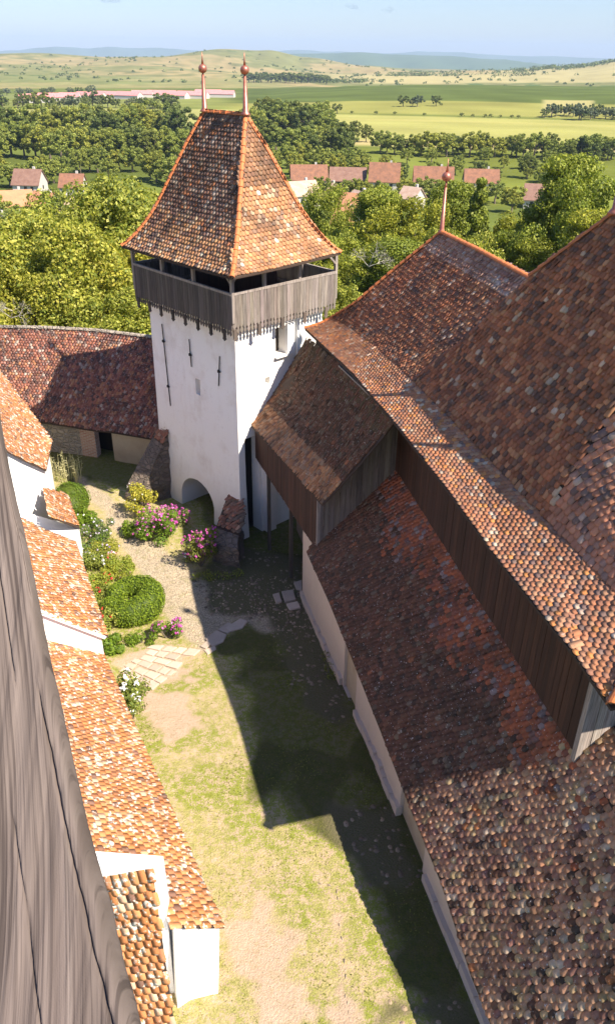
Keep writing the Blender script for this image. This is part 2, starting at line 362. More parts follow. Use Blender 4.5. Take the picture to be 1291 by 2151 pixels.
        mb = MB(); mb.grid(rows); mm = NT(name + '_cover'); mm.col(mm.mix(mm.noise(.004, 5), colr, tuple(c * 1.6 for c in colr))); mm.rough(1)
        o = mb.build(name, mm.m, smooth=True); tag(o, kind='structure')
    ridge('wooded_hill', 8500, [(-500, 122), (330, 126), (520, 124), (600, 114), (700, 111), (780, 111), (860, 116), (940, 117), (1010, 123), (1090, 128), (1180, 140), (1800, 150)], 1100, (.055, .085, .035), 2.)
    ridge('mountain_ridge', 15500, [(-500, 118), (0, 108), (60, 103), (120, 98), (180, 102), (230, 98), (300, 101), (360, 102), (430, 107), (560, 108), (600, 106), (660, 106), (760, 110), (820, 112), (880, 109), (940, 108), (1000, 113), (1060, 117), (1160, 118), (1291, 124), (1800, 124)], 1900, (.07, .10, .06), 9.)
build_terrain()
if HAZE: build_haze()

# three small clouds far beyond the haze
def cloud(px, py, D, wdt, hgt, seed, label):
    r = np.random.default_rng(seed); mb = MB(); c = dist(px, py, D)
    for k in range(16):
        q = c + np.array([r.normal() * wdt * .3, r.normal() * wdt * .2, abs(r.normal()) * hgt * .35 * 1.0]); s = hgt * r.uniform(.25, .5)
        vs = []; fs = []; nu, nv = 12, 8
        for j in range(nv + 1):
            for i in range(nu):
                th = math.pi * j / nv; ph = 2 * math.pi * i / nu; d = np.array([math.sin(th) * math.cos(ph) * 1.7, math.sin(th) * math.sin(ph) * 1.7, math.cos(th) * .7])
                vs.append(q + d * s * (1 + .3 * mnoise.noise(Vector(d * 2 + k))))
        for j in range(nv):
            for i in range(nu): fs.append((j * nu + i, j * nu + (i + 1) % nu, (j + 1) * nu + (i + 1) % nu, (j + 1) * nu + i))
        mb.add(vs, fs)
    m = bpy.data.materials.get('cloud_vapour')
    if m is None:
        n_ = NT('cloud_vapour'); n_.t.nodes.remove(n_.b); v = n_.n('ShaderNodeVolumePrincipled'); v.inputs['Color'].default_value = (1, 1, 1, 1); v.inputs['Density'].default_value = .0006
        n_.l(v.outputs[0], n_.out.inputs['Volume']); m = n_.m
    o = mb.build('cloud', m, smooth=True); tag(o, label, 'cloud', kind='structure')
cloud(235, 2, 60000, 1500, 550, 1, 'small white cloud at the top left of the sky')
cloud(742, 17, 60000, 700, 380, 2, 'tiny faint cloud left of the other faint one')
cloud(820, 25, 60000, 600, 330, 3, 'tiny faint cloud right of the other faint one')

# ------------------------------------------------------------------ tiles
def pick(r, n, pal):
    c = np.array([p[0] for p in pal]); w_ = np.array([p[1] for p in pal], float); i = r.choice(len(pal), n, p=w_ / w_.sum())
    return np.clip(c[i] * r.uniform(.84, 1.16, (n, 1)) * r.uniform(.975, 1.025, (n, 3)), .005, .9)
PAL_TOWER = [((.44, .21, .10), 4), ((.52, .27, .13), 3), ((.38, .19, .105), 2), ((.56, .38, .24), 1.5), ((.30, .18, .12), 1), ((.60, .50, .38), .3)]
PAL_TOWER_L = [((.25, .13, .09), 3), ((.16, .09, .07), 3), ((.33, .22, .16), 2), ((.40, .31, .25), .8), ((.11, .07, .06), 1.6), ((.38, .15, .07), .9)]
PAL_NAVE = [((.42, .165, .085), 4), ((.31, .12, .065), 3), ((.22, .115, .08), 2), ((.50, .24, .125), 1.8), ((.60, .43, .31), .5), ((.15, .085, .065), 1.1)]
PAL_FLARE = [((.48, .20, .10), 4), ((.52, .27, .15), 2.3), ((.38, .18, .11), 2.4), ((.62, .46, .33), .6), ((.62, .25, .08), .8), ((.24, .15, .12), .6)]
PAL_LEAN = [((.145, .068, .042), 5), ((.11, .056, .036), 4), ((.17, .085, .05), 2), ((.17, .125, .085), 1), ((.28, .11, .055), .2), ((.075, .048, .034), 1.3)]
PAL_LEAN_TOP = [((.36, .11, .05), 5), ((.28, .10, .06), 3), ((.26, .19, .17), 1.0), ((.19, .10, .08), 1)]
PAL_LEFT = [((.50, .20, .075), 5), ((.56, .26, .11), 3), ((.40, .17, .08), 2), ((.60, .40, .26), 1), ((.24, .13, .09), .6)]
PAL_RING = [((.30, .115, .075), 4), ((.20, .08, .06), 3), ((.40, .18, .09), 1.6), ((.42, .32, .26), .6), ((.11, .06, .052), 2)]
def tile_roof(name, G, mat, pal, w_=.18, g=.17, parent=None, seed=1, arc=5, th=.018, palfn=None, jit=1.0, keep=None, under=True, miss=0.0, lift=1.0, rd=.36):
    """G[j][k]: rows from the eave up, columns along. Every tile has its own thickness and round foot; tiles are the surface pattern of one part."""
    r = np.random.default_rng(seed); G = np.asarray(G, float); J, K = G.shape[:2]
    seg = np.linalg.norm(np.diff(G, axis=0), axis=2).mean(1); cum = np.concatenate([[0], np.cumsum(seg)]); tot = cum[-1]
    if under:
        pass
    def row(s):
        s = min(s, tot + (s - tot) if s > tot else s); j = int(np.clip(np.searchsorted(cum, s, 'right') - 1, 0, J - 2)); f = (s - cum[j]) / (cum[j + 1] - cum[j]); return G[j] * (1 - f) + G[j + 1] * f
    nrow = int(tot / g); Vs = []; Cs = []
    ang = np.linspace(math.pi, 2 * math.pi, arc); hw = w_ * .475
    prof = [(-hw, g * 1.75)] + [(hw * math.cos(a), w_ * rd * (1 + math.sin(a))) for a in ang] + [(hw, g * 1.75)]
    prof = np.array(prof); npf = len(prof)
    T0 = G[0][-1] - G[0][0]; T0 = T0 / np.linalg.norm(T0)
    for i in range(nrow):
        s0 = i * tot / nrow; P = row(s0); Q = row(min(s0 + g, tot)) if s0 + g <= tot else P + (P - row(s0 - g)); 
        sg = np.linalg.norm(np.diff(P, axis=0), axis=1); cm = np.concatenate([[0], np.cumsum(sg)]); ln = cm[-1]
        if ln < w_: continue
        ph = (P[0] @ T0) + (i % 2) * w_ / 2; st = (math.ceil(ph / w_ - 1e-6) * w_ - ph)
        s = np.arange(st + 0, ln, w_); 
        if len(s) == 0: continue
        s = s + r.normal(0, .004 * jit, len(s))
        k = np.clip(np.searchsorted(cm, s, 'right') - 1, 0, K - 2); f = ((s - cm[k]) / sg[k])[:, None]
        p = P[k] * (1 - f) + P[k + 1] * f; q = Q[k] * (1 - f) + Q[k + 1] * f; tx = (P[k + 1] - P[k]) / sg[k][:, None]
        up = q - p; up = up - (up * tx).sum(1)[:, None] * tx; up /= np.linalg.norm(up, axis=1)[:, None]; nn = np.cross(tx, up); nn *= np.sign(nn[:, 2])[:, None]
        n = len(s); rot = r.normal(0, .035 * jit, n)[:, None]; tx2 = tx + up * rot; up2 = up - tx * rot
        off = r.normal(0, .010 * jit, n)[:, None]; tilt = (th * 2.1 * lift + np.abs(r.normal(0, .006 * jit, n)))[:, None]
        if keep is not None:
            kk = keep(p); 
        else: kk = np.ones(n, bool)
        if miss: kk = kk & (r.random(n) > miss)
        if not kk.any(): continue
        c = pick(r, n, pal) if palfn is None else palfn(r, p, i / nrow, n)
        skew = r.normal(0, .10 * jit, n)[:, None]
        top = []; 
        for (a, b) in prof:
            zf = 1 - b / (g * 1.75); top.append(p + tx2 * a + up2 * (b + off) + nn * (tilt * zf + .004 + skew * a * zf))
        top = np.stack(top, 1); bot = top - nn[:, None, :] * th
        V = np.concatenate([top, bot], 1)[kk]; Vs.append(V.reshape(-1, 3)); cc = np.concatenate([c, np.ones((n, 1))], 1)[kk]; Cs.append(np.repeat(cc, 2 * npf, 0))
    V = np.concatenate(Vs); Cc = np.concatenate(Cs); nt_ = len(V) // (2 * npf)
    base = np.arange(nt_)[:, None] * 2 * npf
    # top faces as quads strip (symmetric fan) + sides
    fq = []
    a, b = 0, npf - 1
    while b - a >= 3: fq.append((a, a + 1, b - 1, b)); a += 1; b -= 1
    if b - a == 2: fq.append((a, a + 1, a + 1, b)) if False else fq.append((a, a + 1, b, b))
    quads = [q_ for q_ in fq if len(set(q_)) == 4]; tris = [(q_[0], q_[1], q_[2]) for q_ in fq if len(set(q_)) == 3]
    side = [(i + npf, i + 1 + npf, i + 1, i) for i in range(npf - 1)]
    allq = [q_[::1] for q_ in quads] + side
    Qf = (base[:, None, :] + np.array(allq)[None]).reshape(-1, 4)
    o = fast_mesh(name, V, Qf, Cc, mat, parent)
    return o
def deck(name, G, parent, drop=.012):
    mb = MB(); G = np.asarray(G, float).copy(); G[..., 2] -= drop; mb.grid(G); G2 = G.copy(); G2[..., 2] -= .07; mb.grid(G2[::-1]); 
    def edge(a, b): mb.grid([a, b])
    edge(G[0], G2[0]); edge(G[-1], G2[-1]); edge(G[:, 0], G2[:, 0]); edge(G[:, -1], G2[:, -1])
    return mb.build(name, M['under'], parent)
def cap_run(name, pts, parent, rad=.10, step=.33, mat=None, seed=0, flat=1.0):
    """overlapping half-round cap tiles along a polyline"""
    r = np.random.default_rng(seed); pts = np.asarray(pts, float); sg = np.linalg.norm(np.diff(pts, axis=0), axis=1); cm = np.concatenate([[0], np.cumsum(sg)]); mb = MB()
    n = int(cm[-1] / step); at = lambda s: pts[min(max(np.searchsorted(cm, s, 'right') - 1, 0), len(sg) - 1)] + (pts[min(max(np.searchsorted(cm, s, 'right') - 1, 0), len(sg) - 1) + 1] - pts[min(max(np.searchsorted(cm, s, 'right') - 1, 0), len(sg) - 1)]) * ((s - cm[min(max(np.searchsorted(cm, s, 'right') - 1, 0), len(sg) - 1)]) / sg[min(max(np.searchsorted(cm, s, 'right') - 1, 0), len(sg) - 1)])
    for i in range(n):
        a = at(i * cm[-1] / n); b = at(min((i + 1.12) * cm[-1] / n, cm[-1])); d = b - a; d /= np.linalg.norm(d); x = np.cross(d, Z); x /= np.linalg.norm(x); u = np.cross(x, d)
        a = a + u * .01; ra, rb = rad * 1.12 * r.uniform(.97, 1.04), rad * .92; K_ = 9; vs = []
        for (p, q) in ((a, ra), (b, rb)):
            for lay in (1, .86):
                for k in range(K_): t = math.pi * k / (K_ - 1); vs.append(p + (x * math.cos(t) + u * math.sin(t) * flat) * q * lay)
        fs = [(k, k + 1, 2 * K_ + k + 1, 2 * K_ + k) for k in range(K_ - 1)] + [(K_ + k, 3 * K_ + k, 3 * K_ + k + 1, K_ + k + 1) for k in range(K_ - 1)] + [(k + 1, k, K_ + k, K_ + k + 1) for k in range(K_ - 1)]
        fs += [(0, 2 * K_, 3 * K_, K_), (K_ - 1, 2 * K_ - 1, 4 * K_ - 1, 3 * K_ - 1)]
        mb.add(vs, fs)
    return mb.build(name, mat or M['cap'], parent, smooth=False)
def finial(name, base, h, parent, ballz=.72, r0=.11):
    """copper cone, ball and needle"""
    mb = MB(); b = np.asarray(base, float); prof = [(0, r0 * 1.9), (.03, r0 * 1.5), (.06, r0), (.62, r0 * .55)]
    mb.tube([b + Z * h * p for p, _ in prof], [q for _, q in prof], 12)
    o = mb.build(name, M['copper'], parent, smooth=True)
    mb = MB(); rb = .165; c = b + Z * h * ballz
    pts = [c + Z * rb * -math.cos(t) for t in np.linspace(.05, math.pi - .05, 11)]; mb.tube(pts, [rb * math.sin(t) + .012 for t in np.linspace(.05, math.pi - .05, 11)], 14)
    mb.build('ball', M['copper'], o, smooth=True)
    mb = MB(); mb.tube([b + Z * h * .61, b + Z * (h * ballz - rb)], [r0 * .55, .03], 10); mb.build('neck', M['copper'], o, smooth=True); mb = MB(); mb.tube([c + Z * rb * .9, c + Z * (rb + .22), b + Z * h], [.055, .022, .006], 8); mb.build('needle', M['copper'], o, smooth=True)
    return o
def planks(name, P0, P1, z0, z1, out, mat, parent, wd=.19, th=.028, tooth=0.0, seed=0, gap=.012, zfn0=None, zfn1=None, tone=(.7, 1.2), long_every=0, long_len=.5):
    """vertical boards from P0 to P1; z0/z1 may be pairs (start,end)"""
    r = np.random.default_rng(seed); P0, P1 = np.asarray(P0, float)[:2], np.asarray(P1, float)[:2]; d = P1 - P0; ln = np.hypot(*d); d = d / ln; n = max(1, int(round(ln / wd))); ww = ln / n
    out = np.asarray(out, float); mb = MB()
    z0 = z0 if hasattr(z0, '__len__') else (z0, z0); z1 = z1 if hasattr(z1, '__len__') else (z1, z1)
    for i in range(n):
        s0, s1 = i * ww + gap / 2, (i + 1) * ww - gap / 2; jo = r.uniform(0, .012); c = r.uniform(*tone); cc = (c, c * r.uniform(.95, 1.02), c * r.uniform(.92, 1.03))
        def zb(s): f = s / ln; return z0[0] * (1 - f) + z0[1] * f if zfn0 is None else zfn0(f)
        def zt(s): f = s / ln; return z1[0] * (1 - f) + z1[1] * f if zfn1 is None else zfn1(f)
        o0 = np.array([out[0], out[1]]) * jo; o1 = np.array([out[0], out[1]]) * (jo + th)
        def pt(s, z, o): q = P0 + d * s + o; return (q[0], q[1], z)
        mid = (s0 + s1) / 2
        if tooth > 0:
            tl = tooth * r.uniform(.8, 1.1)
            w4 = (s1 - s0) / 2
            outl = [(s0, zt(s0)), (s0, zb(s0) + tl * .9), (mid - w4 * .45, zb(mid) + tl * .70), (mid - w4 * .9, zb(mid) + tl * .42), (mid - w4 * .5, zb(mid) + tl * .15), (mid, zb(mid)), (mid + w4 * .5, zb(mid) + tl * .15), (mid + w4 * .9, zb(mid) + tl * .42), (mid + w4 * .45, zb(mid) + tl * .70), (s1, zb(s1) + tl * .9), (s1, zt(s1))]
        else:
            outl = [(s0, zt(s0)), (s0, zb(s0) + r.uniform(-.03, .02)), (s1, zb(s1) + r.uniform(-.03, .02)), (s1, zt(s1))]
        A = [pt(s, z, o0) for s, z in outl]; B = [pt(s, z, o1) for s, z in outl]; mb.prism(A, B, cc)
        if long_every and i % long_every == long_every // 2:
            b0 = zb(mid); w2 = ww * .46
            outl = [(mid - w2, b0 + .22), (mid - w2, b0 - long_len * .5), (mid - w2 * 1.5, b0 - long_len * .62), (mid - w2 * .5, b0 - long_len * .85), (mid, b0 - long_len), (mid + w2 * .5, b0 - long_len * .85), (mid + w2 * 1.5, b0 - long_len * .62), (mid + w2, b0 - long_len * .5), (mid + w2, b0 + .22)]
            o2 = np.array([out[0], out[1]]) * (jo + th + .004); o3 = np.array([out[0], out[1]]) * (jo + th + .05)
            mb.prism([pt(s, z, o2) for s, z in outl], [pt(s, z, o3) for s, z in outl], (c * .55, c * .50, c * .46))
    return mb.build(name, mat, parent)
def cut(o, cutters):
    """subtract temporary cutters"""
    for k, cb in enumerate(cutters):
        md = o.modifiers.new('b%d' % k, 'BOOLEAN'); md.object = cb; md.operation = 'DIFFERENCE'; md.solver = 'EXACT'
    dg = bpy.context.evaluated_depsgraph_get(); me = bpy.data.meshes.new_from_object(o.evaluated_get(dg)); mt = o.data.materials[0]
    o.modifiers.clear(); o.data = me; me.materials.clear(); me.materials.append(mt)
    for cb in cutters: bpy.data.objects.remove(cb)
def tmpbox(c, dx, dy, dz):
    mb = MB(); mb.box(c, dx, dy, dz); return mb.build('tmp', M['dark'])
def lerp(a, b, t): return np.asarray(a, float) * (1 - t) + np.asarray(b, float) * t

# ------------------------------------------------------------------ gate tower
TA = math.radians(-43.6); A_ = np.array([math.sin(TA), math.cos(TA), 0]); B_ = np.array([math.cos(TA) * 1.0, -math.sin(TA), 0])
TF = np.array([-3.12, 31.96, 0]); LA, LB = 6.35, 5.05
nL = -B_; nR = -A_                                         # outward normals of the two faces seen
def TP(a, b, z): return TF + A_ * a + B_ * b + Z * z
def build_tower():
    t = empty('gate_tower', TP(LA / 2, LB / 2, 0), 'whitewashed square gate tower with tall flared tile roof and timber gallery', 'tower')
    mb = MB(); e = .16
    rings = [(-.1, .20), (1.2, .13), (3.0, .05), (10.7, 0)]
    rows = []
    for z, k in rings: rows.append([TP(-k, -k, z), TP(LA + k, -k, z), TP(LA + k, LB + k, z), TP(-k, LB + k, z)])
    vs = [p for r_ in rows for p in r_]; fs = [(3, 2, 1, 0), (12, 13, 14, 15)] + [(i * 4 + k, i * 4 + (k + 1) % 4, (i + 1) * 4 + (k + 1) % 4, (i + 1) * 4 + k) for i in range(3) for k in range(4)]
    mb.add(vs, fs); body = mb.build('wall', M['white'], t)
    # arch: half-cylinder cutter through the left face
    ac = []; ca, half, spring = 3.25, 1.35, .75
    prof = [(ca - half, -1), (ca + half, -1), (ca + half, spring)] + [(ca + half * math.cos(q), spring + 1.15 * math.sin(q)) for q in np.linspace(.15, math.pi - .15, 11)] + [(ca - half, spring)]
    mb = MB(); mb.prism([TP(a, -.8, z) for a, z in prof], [TP(a, 3.8, z) for a, z in prof]); c1 = mb.build('tmp', M['dark'])
    c2 = tmpbox(TP(2.82, 0, 6.85), A_ * .17, B_ * .28, Z * .38)          # small niche window
    c3 = tmpbox(TP(0, 2.55, 9.15), A_ * .55, B_ * .33, Z * .62)          # door under the gallery
    c4 = tmpbox(TP(0, 1.72, 7.52), A_ * .3, B_ * .13, Z * .16)
    c5 = tmpbox(TP(0, .72, 2.4), A_ * .75, B_ * .40, Z * 2.7)  # recess added to darken the wall below the bridge
    cut(body, [c1, c2, c3, c4, c5])
    mb = MB(); mb.box(TP(.56, 2.55, 9.15), A_ * .03, B_ * .36, Z * .66); mb.build('door', M['wood_dark'], t)
    mb = MB(); mb.box(TP(-.04, 2.55, 8.49), A_ * .14, B_ * .42, Z * .03); mb.build('sill', M['white'], t)
    mb = MB(); mb.box(TP(-.09, 3.0, 9.2), A_ * .09, B_ * .20, Z * .70); mb.box(TP(-.13, 3.42, 9.2), A_ * .05, B_ * .045, Z * .9); mb.build('door_leaf', M['white_clean'], t)
    mb = MB(); mb.box(TP(.5, .72, 2.4), A_ * .03, B_ * .39, Z * 2.6); mb.build('slot_shade', M['dark'], t)  # near-black panel added as the shade in the recess
    mb = MB(); mb.box(TP(ca, 3.2, 1), A_ * 1.5, B_ * .03, Z * 1.2); mb.build('passage_door', M['dark'], t)
    # iron wall anchors
    for (p, q, kn) in (((342, 680), (360, 852), (.2, .75)), ((399, 712), (404, 770), (.55,)), ((463, 748), (461, 810), (.5,))):
        a = plane(*p, TP(0, -.02, 0), nL); b = plane(*q, TP(0, -.02, 0), nL); a = a + nL * .05; b = b + nL * .05
        mb = MB(); mb.bar(a, b, .035, .035, nL)
        for k in kn: c = lerp(a, b, k); mb.bar(c - A_ * .08 - Z * .03, c + A_ * .08 + Z * .03, .05, .05, nL); mb.box(c + nL * .03, A_ * .04, Z * .05, nL * .04)
        mb.build('wall_anchor', M['iron'], t)
    # gallery
    ga, gb = (-.42, LA + .38), (-.44, LB + .40); GA = [TP(ga[0], gb[0], 0), TP(ga[1], gb[0], 0), TP(ga[1], gb[1], 0), TP(ga[0], gb[1], 0)]
    mb = MB(); mb.box(TP((ga[0] + ga[1]) / 2, (gb[0] + gb[1]) / 2, 10.55), A_ * ((ga[1] - ga[0]) / 2 - .05), B_ * ((gb[1] - gb[0]) / 2 - .05), Z * .07); mb.build('gallery_floor', M['wood_dark'], t)
    zr = 11.76
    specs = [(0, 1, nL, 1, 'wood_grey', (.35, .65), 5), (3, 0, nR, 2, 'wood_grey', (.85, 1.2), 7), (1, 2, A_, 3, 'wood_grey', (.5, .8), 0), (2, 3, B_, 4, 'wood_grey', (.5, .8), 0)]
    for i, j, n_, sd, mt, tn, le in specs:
        planks('plank_screen', GA[i], GA[j], 10.12 if i != 0 else 10.05, zr - .04, n_, M[mt], t, wd=.185, tooth=.36, seed=sd, tone=(.22, .42) if i == 0 else (.55, .95), long_every=le, long_len=.27)  # left screen boards darkened in tone to stand for shade
        mb = MB(); mb.bar(GA[i] + Z * zr, GA[j] + Z * zr, .10, .10); mb.bar(GA[i] + Z * 10.75 - n_ * .06, GA[j] + Z * 10.75 - n_ * .06, .08, .12); mb.build('handrail', M['wood_grey'], t)
        mb = MB(); mb.bar(GA[i] + Z * 12.62 - n_ * .05, GA[j] + Z * 12.62 - n_ * .05, .14, .16); mb.build('top_plate', M['wood_grey'], t)
        for k in ((.0, .36, .68) if i in (0, 1) else (0, .37, .70)):
            c = lerp(GA[i], GA[j], k) - n_ * .05; mb = MB(); mb.bar(c + Z * 10.6, c + Z * 12.6, .13, .13, n_); mb.build('post', M['wood_grey'], t)
        d = (GA[j] - GA[i]) / np.linalg.norm(GA[j] - GA[i])
        for s_, e_ in ((GA[i], d), (GA[j], -d)):
            mb = MB(); mb.bar(s_ - n_ * .05 + Z * 12.1, s_ - n_ * .05 + e_ * .5 + Z * 12.58, .08, .08, n_); mb.build('brace', M['wood_grey'], t)
    mb = MB(); 
    # solid inner box added to darken the gallery
    mb.box(TP(LA / 2, LB / 2, 11.6), A_ * 1.6, B_ * 1.2, Z * 1.0); mb.build('gallery_shade_core', M['wood_brown'], t)
    # roof: four concave faces
    ce = np.array([-3.63, 35.57, 0]); EZ = 12.62
    eav = [np.array([-3.02, 30.55, EZ]), np.array([-8.42, 36.25, EZ - .05]), None, np.array([1.26, 34.72, EZ + .12])]
    eav[2] = eav[1] + (eav[3] - eav[0]); 
    R0 = np.array(dist(516, 243, math.hypot(2.72, 35.05))); R1 = R0 + (np.array(dist(430, 235, math.hypot(4.45, 36.9))) - R0); R1[2] = R0[2]
    PR = [(0, 0), (.10, .048), (.20, .115), (.32, .21), (.44, .33), (.60, .53), (.80, .78), (1, 1)]   # (plan fraction, height fraction): flared foot
    def hip(E, R): return [np.array([*(lerp(E, R, a)[:2]), E[2] + (R[2] - E[2]) * b]) for a, b in PR]
    H = [hip(eav[0], R0), hip(eav[1], R1), hip(eav[2], R1), hip(eav[3], R0)]
    def grid(Ha, Hb, K_=5):
        return np.array([[lerp(a, b, k / (K_ - 1)) + Z * (-.04 * math.sin(math.pi * k / (K_ - 1))) * (1 - i / 7) for k in range(K_)] for i, (a, b) in enumerate(zip(Ha, Hb))])
    mt = M['tile']
    def pf_r(r, p, f, n):
        c = pick(r, n, PAL_TOWER); up = p[:, 2] > 15.3 + .0 * n
        c[up] = pick(r, int(up.sum()), [((.30, .15, .08), 4), ((.36, .19, .10), 2), ((.24, .13, .08), 2)]) if up.any() else c[up]
        return c
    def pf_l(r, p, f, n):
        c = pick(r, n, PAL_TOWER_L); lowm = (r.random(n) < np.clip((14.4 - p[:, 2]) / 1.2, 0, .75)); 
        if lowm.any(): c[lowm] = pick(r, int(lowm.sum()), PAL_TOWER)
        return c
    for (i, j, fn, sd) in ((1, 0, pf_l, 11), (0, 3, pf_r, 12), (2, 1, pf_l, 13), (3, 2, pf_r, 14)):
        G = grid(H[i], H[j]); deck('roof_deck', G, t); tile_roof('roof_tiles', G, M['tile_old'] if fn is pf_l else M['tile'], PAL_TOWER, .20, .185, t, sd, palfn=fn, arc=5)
    for k, hh in enumerate(H): cap_run('hip_cap', hh, t, rad=.10, seed=k)
    cap_run('ridge_cap', [R0, R1], t, rad=.11)
    finial('finial', R0 + Z * .02, 2.18, t); finial('finial', R1 + Z * .02, 2.18, t)
build_tower()

# ------------------------------------------------------------------ church
def on_o(x, y, o): return lo(plane(x, y, W0 + N * o, N))
def build_church():
    t = empty('fortified_church', LO(-5, 6, 0), 'long church with big dark red tiled roof over a planked gallery storey', 'church')
    # eave line (l, o, z)
    ev = [on_o(x, y, 1.48) for x, y in [(640, 690), (690, 737), (740, 785), (830, 890), (930, 1018), (1040, 1170), (1200, 1370), (1283, 1487)]]
    ev = np.array(ev)
    # the break between flared foot and steep slope
    bk = [(700, 668), (735, 690), (782, 727), (868, 800), (950, 885), (1045, 985), (1150, 1090), None]
    br = []
    for k, p in enumerate(bk):
        e = ev[k]
        if p is None: br.append(np.array([ev[-1][0] + 1.2, 2.85, ev[-1][2] + .64])); continue
        n = np.cross(L, N * math.cos(math.radians(25)) + Z * math.sin(math.radians(25))); q = lo(plane(*p, LO(0, e[1], e[2]), n)); br.append(q)
    br = np.array(br); f1_ = np.polyfit(br[:, 0], br[:, 1], 1); f2_ = np.polyfit(br[:, 0], br[:, 2], 3); br[:, 1] = np.polyval(f1_, br[:, 0]); br[:, 2] = np.polyval(f2_, br[:, 0])
    G = np.array([[LO(*(lerp(e, b, f) + np.array([0, 0, -.05 * math.sin(math.pi * f)]))) for e, b in zip(ev, br)] for f in (0, .35, .7, 1)])
    deck('roof_deck', G, t); tile_roof('roof_flare_tiles', G, M['tile_nave'], PAL_FLARE, .18, .165, t, 21, arc=6, lift=.85, rd=.27, jit=.8)
    # steep chancel slope (A) and a hair steeper nave slope (B)
    ob, zb = 2.77, 10.73
    def steep(x, y, deg):
        n = np.cross(L, N * math.cos(math.radians(deg)) + Z * math.sin(math.radians(deg))); return lo(plane(x, y, LO(0, ob, zb), n))
    DA, DB, DN = 50.5, 62.0, 39.0
    pk = steep(925, 492, DA); jn = steep(1113, 583, DA); rz = (pk[2] + jn[2]) / 2; ro = ob + (rz - zb) / math.tan(math.radians(DA))
    farh = [br[0], steep(745, 640, DA), steep(830, 567, DA), np.array([pk[0], ro, rz])]
    cross = br[3]; K_ = 9; G = []
    zf = lambda k: float(np.interp(k, np.arange(4), [br[0][2], farh[1][2], farh[2][2], rz]))
    for j in range(4):
        a = np.array(farh[j])
        if j == 0: ls = np.linspace(br[0][0], br[4][0], K_); row = [LO(l_, float(np.interp(l_, br[::-1, 0], br[::-1, 1])), float(np.interp(l_, br[::-1, 0], br[::-1, 2])) + .01) for l_ in ls]
        else: nl = br[4][0] + (jn[0] - 1.2 - br[4][0]) * j / 3.; row = [LO(l_, a[1], zb + (a[1] - ob) * math.tan(math.radians(DA))) for l_ in np.linspace(a[0], nl, K_)]
        G.append(row)
    G = np.array(G); deck('roof_deck', G, t)
    def pf(r, p, f, n):
        c = pick(r, n, PAL_NAVE); hi = p[:, 2] > rz - .75
        if hi.any(): c[hi] = pick(r, int(hi.sum()), [((.44, .27, .20), 3), ((.34, .18, .13), 2), ((.50, .38, .32), 1)])
        return c
    tile_roof('roof_slope_tiles', G, M['tile_nave'], PAL_NAVE, .18, .17, t, 22, palfn=pf, jit=1.5)
    p2 = steep(1291, 450, DB); jb = steep(1113, 583, DB); p2o = p2[1]; tB = math.tan(math.radians(DB)); tN = math.tan(math.radians(DN))
    n1 = br[6]; q2 = steep(1291, 850, DB)
    lf = lambda o_: float(np.interp(o_, [ob, jb[1], p2o], [cross[0], jb[0], p2[0]]))
    rf = lambda o_: float(np.interp(o_, [ob, q2[1], p2o], [n1[0], q2[0], q2[0] + .2]))
    G = []
    for o_ in np.linspace(ob, p2o, 9):
        f_ = (o_ - ob) / (p2o - ob); z_ = zb + .02 + (o_ - ob) * tB; a_, b_ = lf(o_), rf(o_); ls = list(np.linspace(a_, b_, 5)); row = []
        for l_ in ls: row.append(LO(l_, o_, max(z_, z_)))
        G.append(row)
    G = np.array(G); G[0] = [LO(l_, float(np.interp(l_, br[::-1, 0], br[::-1, 1])), float(np.interp(l_, br[::-1, 0], br[::-1, 2])) + .01) for l_ in np.linspace(cross[0], n1[0], 5)]
    deck('roof_deck', G, t); tile_roof('nave_slope_tiles', G, M['tile_nave'], PAL_NAVE, .18, .17, t, 23, jit=1.7)
    GB = G; G = []
    for f0 in np.linspace(0, 1, 7):
        o_ = ob + f0 * (p2o - ob); a_ = rf(o_) + .02; lb = max(-20.0, -17.0 + (o_ - ob) * .55); row = []
        for k, f in enumerate((0, .25, .5, .75, 1)):
            l_ = a_ + (lb - a_) * f; w_ = min(1, abs(l_ - a_) / 2.4) ** .8; row.append(LO(l_, o_, zb + (o_ - ob) * (tB * (1 - w_) + tN * w_)))
        G.append(row)
    G = np.array(G); G[0] = [LO(l_, float(np.interp(l_, br[::-1, 0], br[::-1, 1])), float(np.interp(l_, br[::-1, 0], br[::-1, 2])) + .01) for l_ in np.linspace(n1[0] + .02, br[-1][0], 5)]
    deck('roof_deck', G, t); tile_roof('near_slope_tiles', G, M['tile_nave'], [((.62, .27, .16), 4), ((.54, .24, .15), 3), ((.42, .23, .17), 1.5), ((.22, .14, .12), 1.2), ((.50, .36, .28), .5)], .18, .17, t, 24, jit=1.3)  # paler palette and flatter pitch make this end of the slope look sunlit
    GN = G
    mb = MB(); FE = 8.5
    mb.grid([[LO(pk[0], ro, rz), LO(jn[0] - 2.5, ro, rz)], [LO(3.4, ro + 3.2, FE), LO(jn[0] - 2.5, ro + 3.2, FE)]])
    mb.grid([[LO(*ev[0])] + [LO(*v) for v in farh], [LO(5.9, 3.0, 9.8), LO(5.2, 4.2, 10.2), LO(4.2, 5.2, 11.3), LO(3.2, 5.6, 12.8), LO(pk[0], ro, rz)]])
    mb.grid([[GB[-1][0], GB[-1][-1]], [LO(p2[0], p2o + 4.5, FE), LO(q2[0], p2o + 4.5, FE)]])
    mb.add([LO(cross[0], ob, zb - .05), LO(p2[0], p2o, p2[2] - .05), LO(p2[0], p2o + 4.5, FE), LO(cross[0], p2o + 4.5, FE)], [(0, 1, 2, 3)])
    mb.grid([[GN[-1][0], GN[-1][-1]], [LO(n1[0], p2o + 4.5, FE), LO(-17.4, p2o + 4.5, 9.9)]])
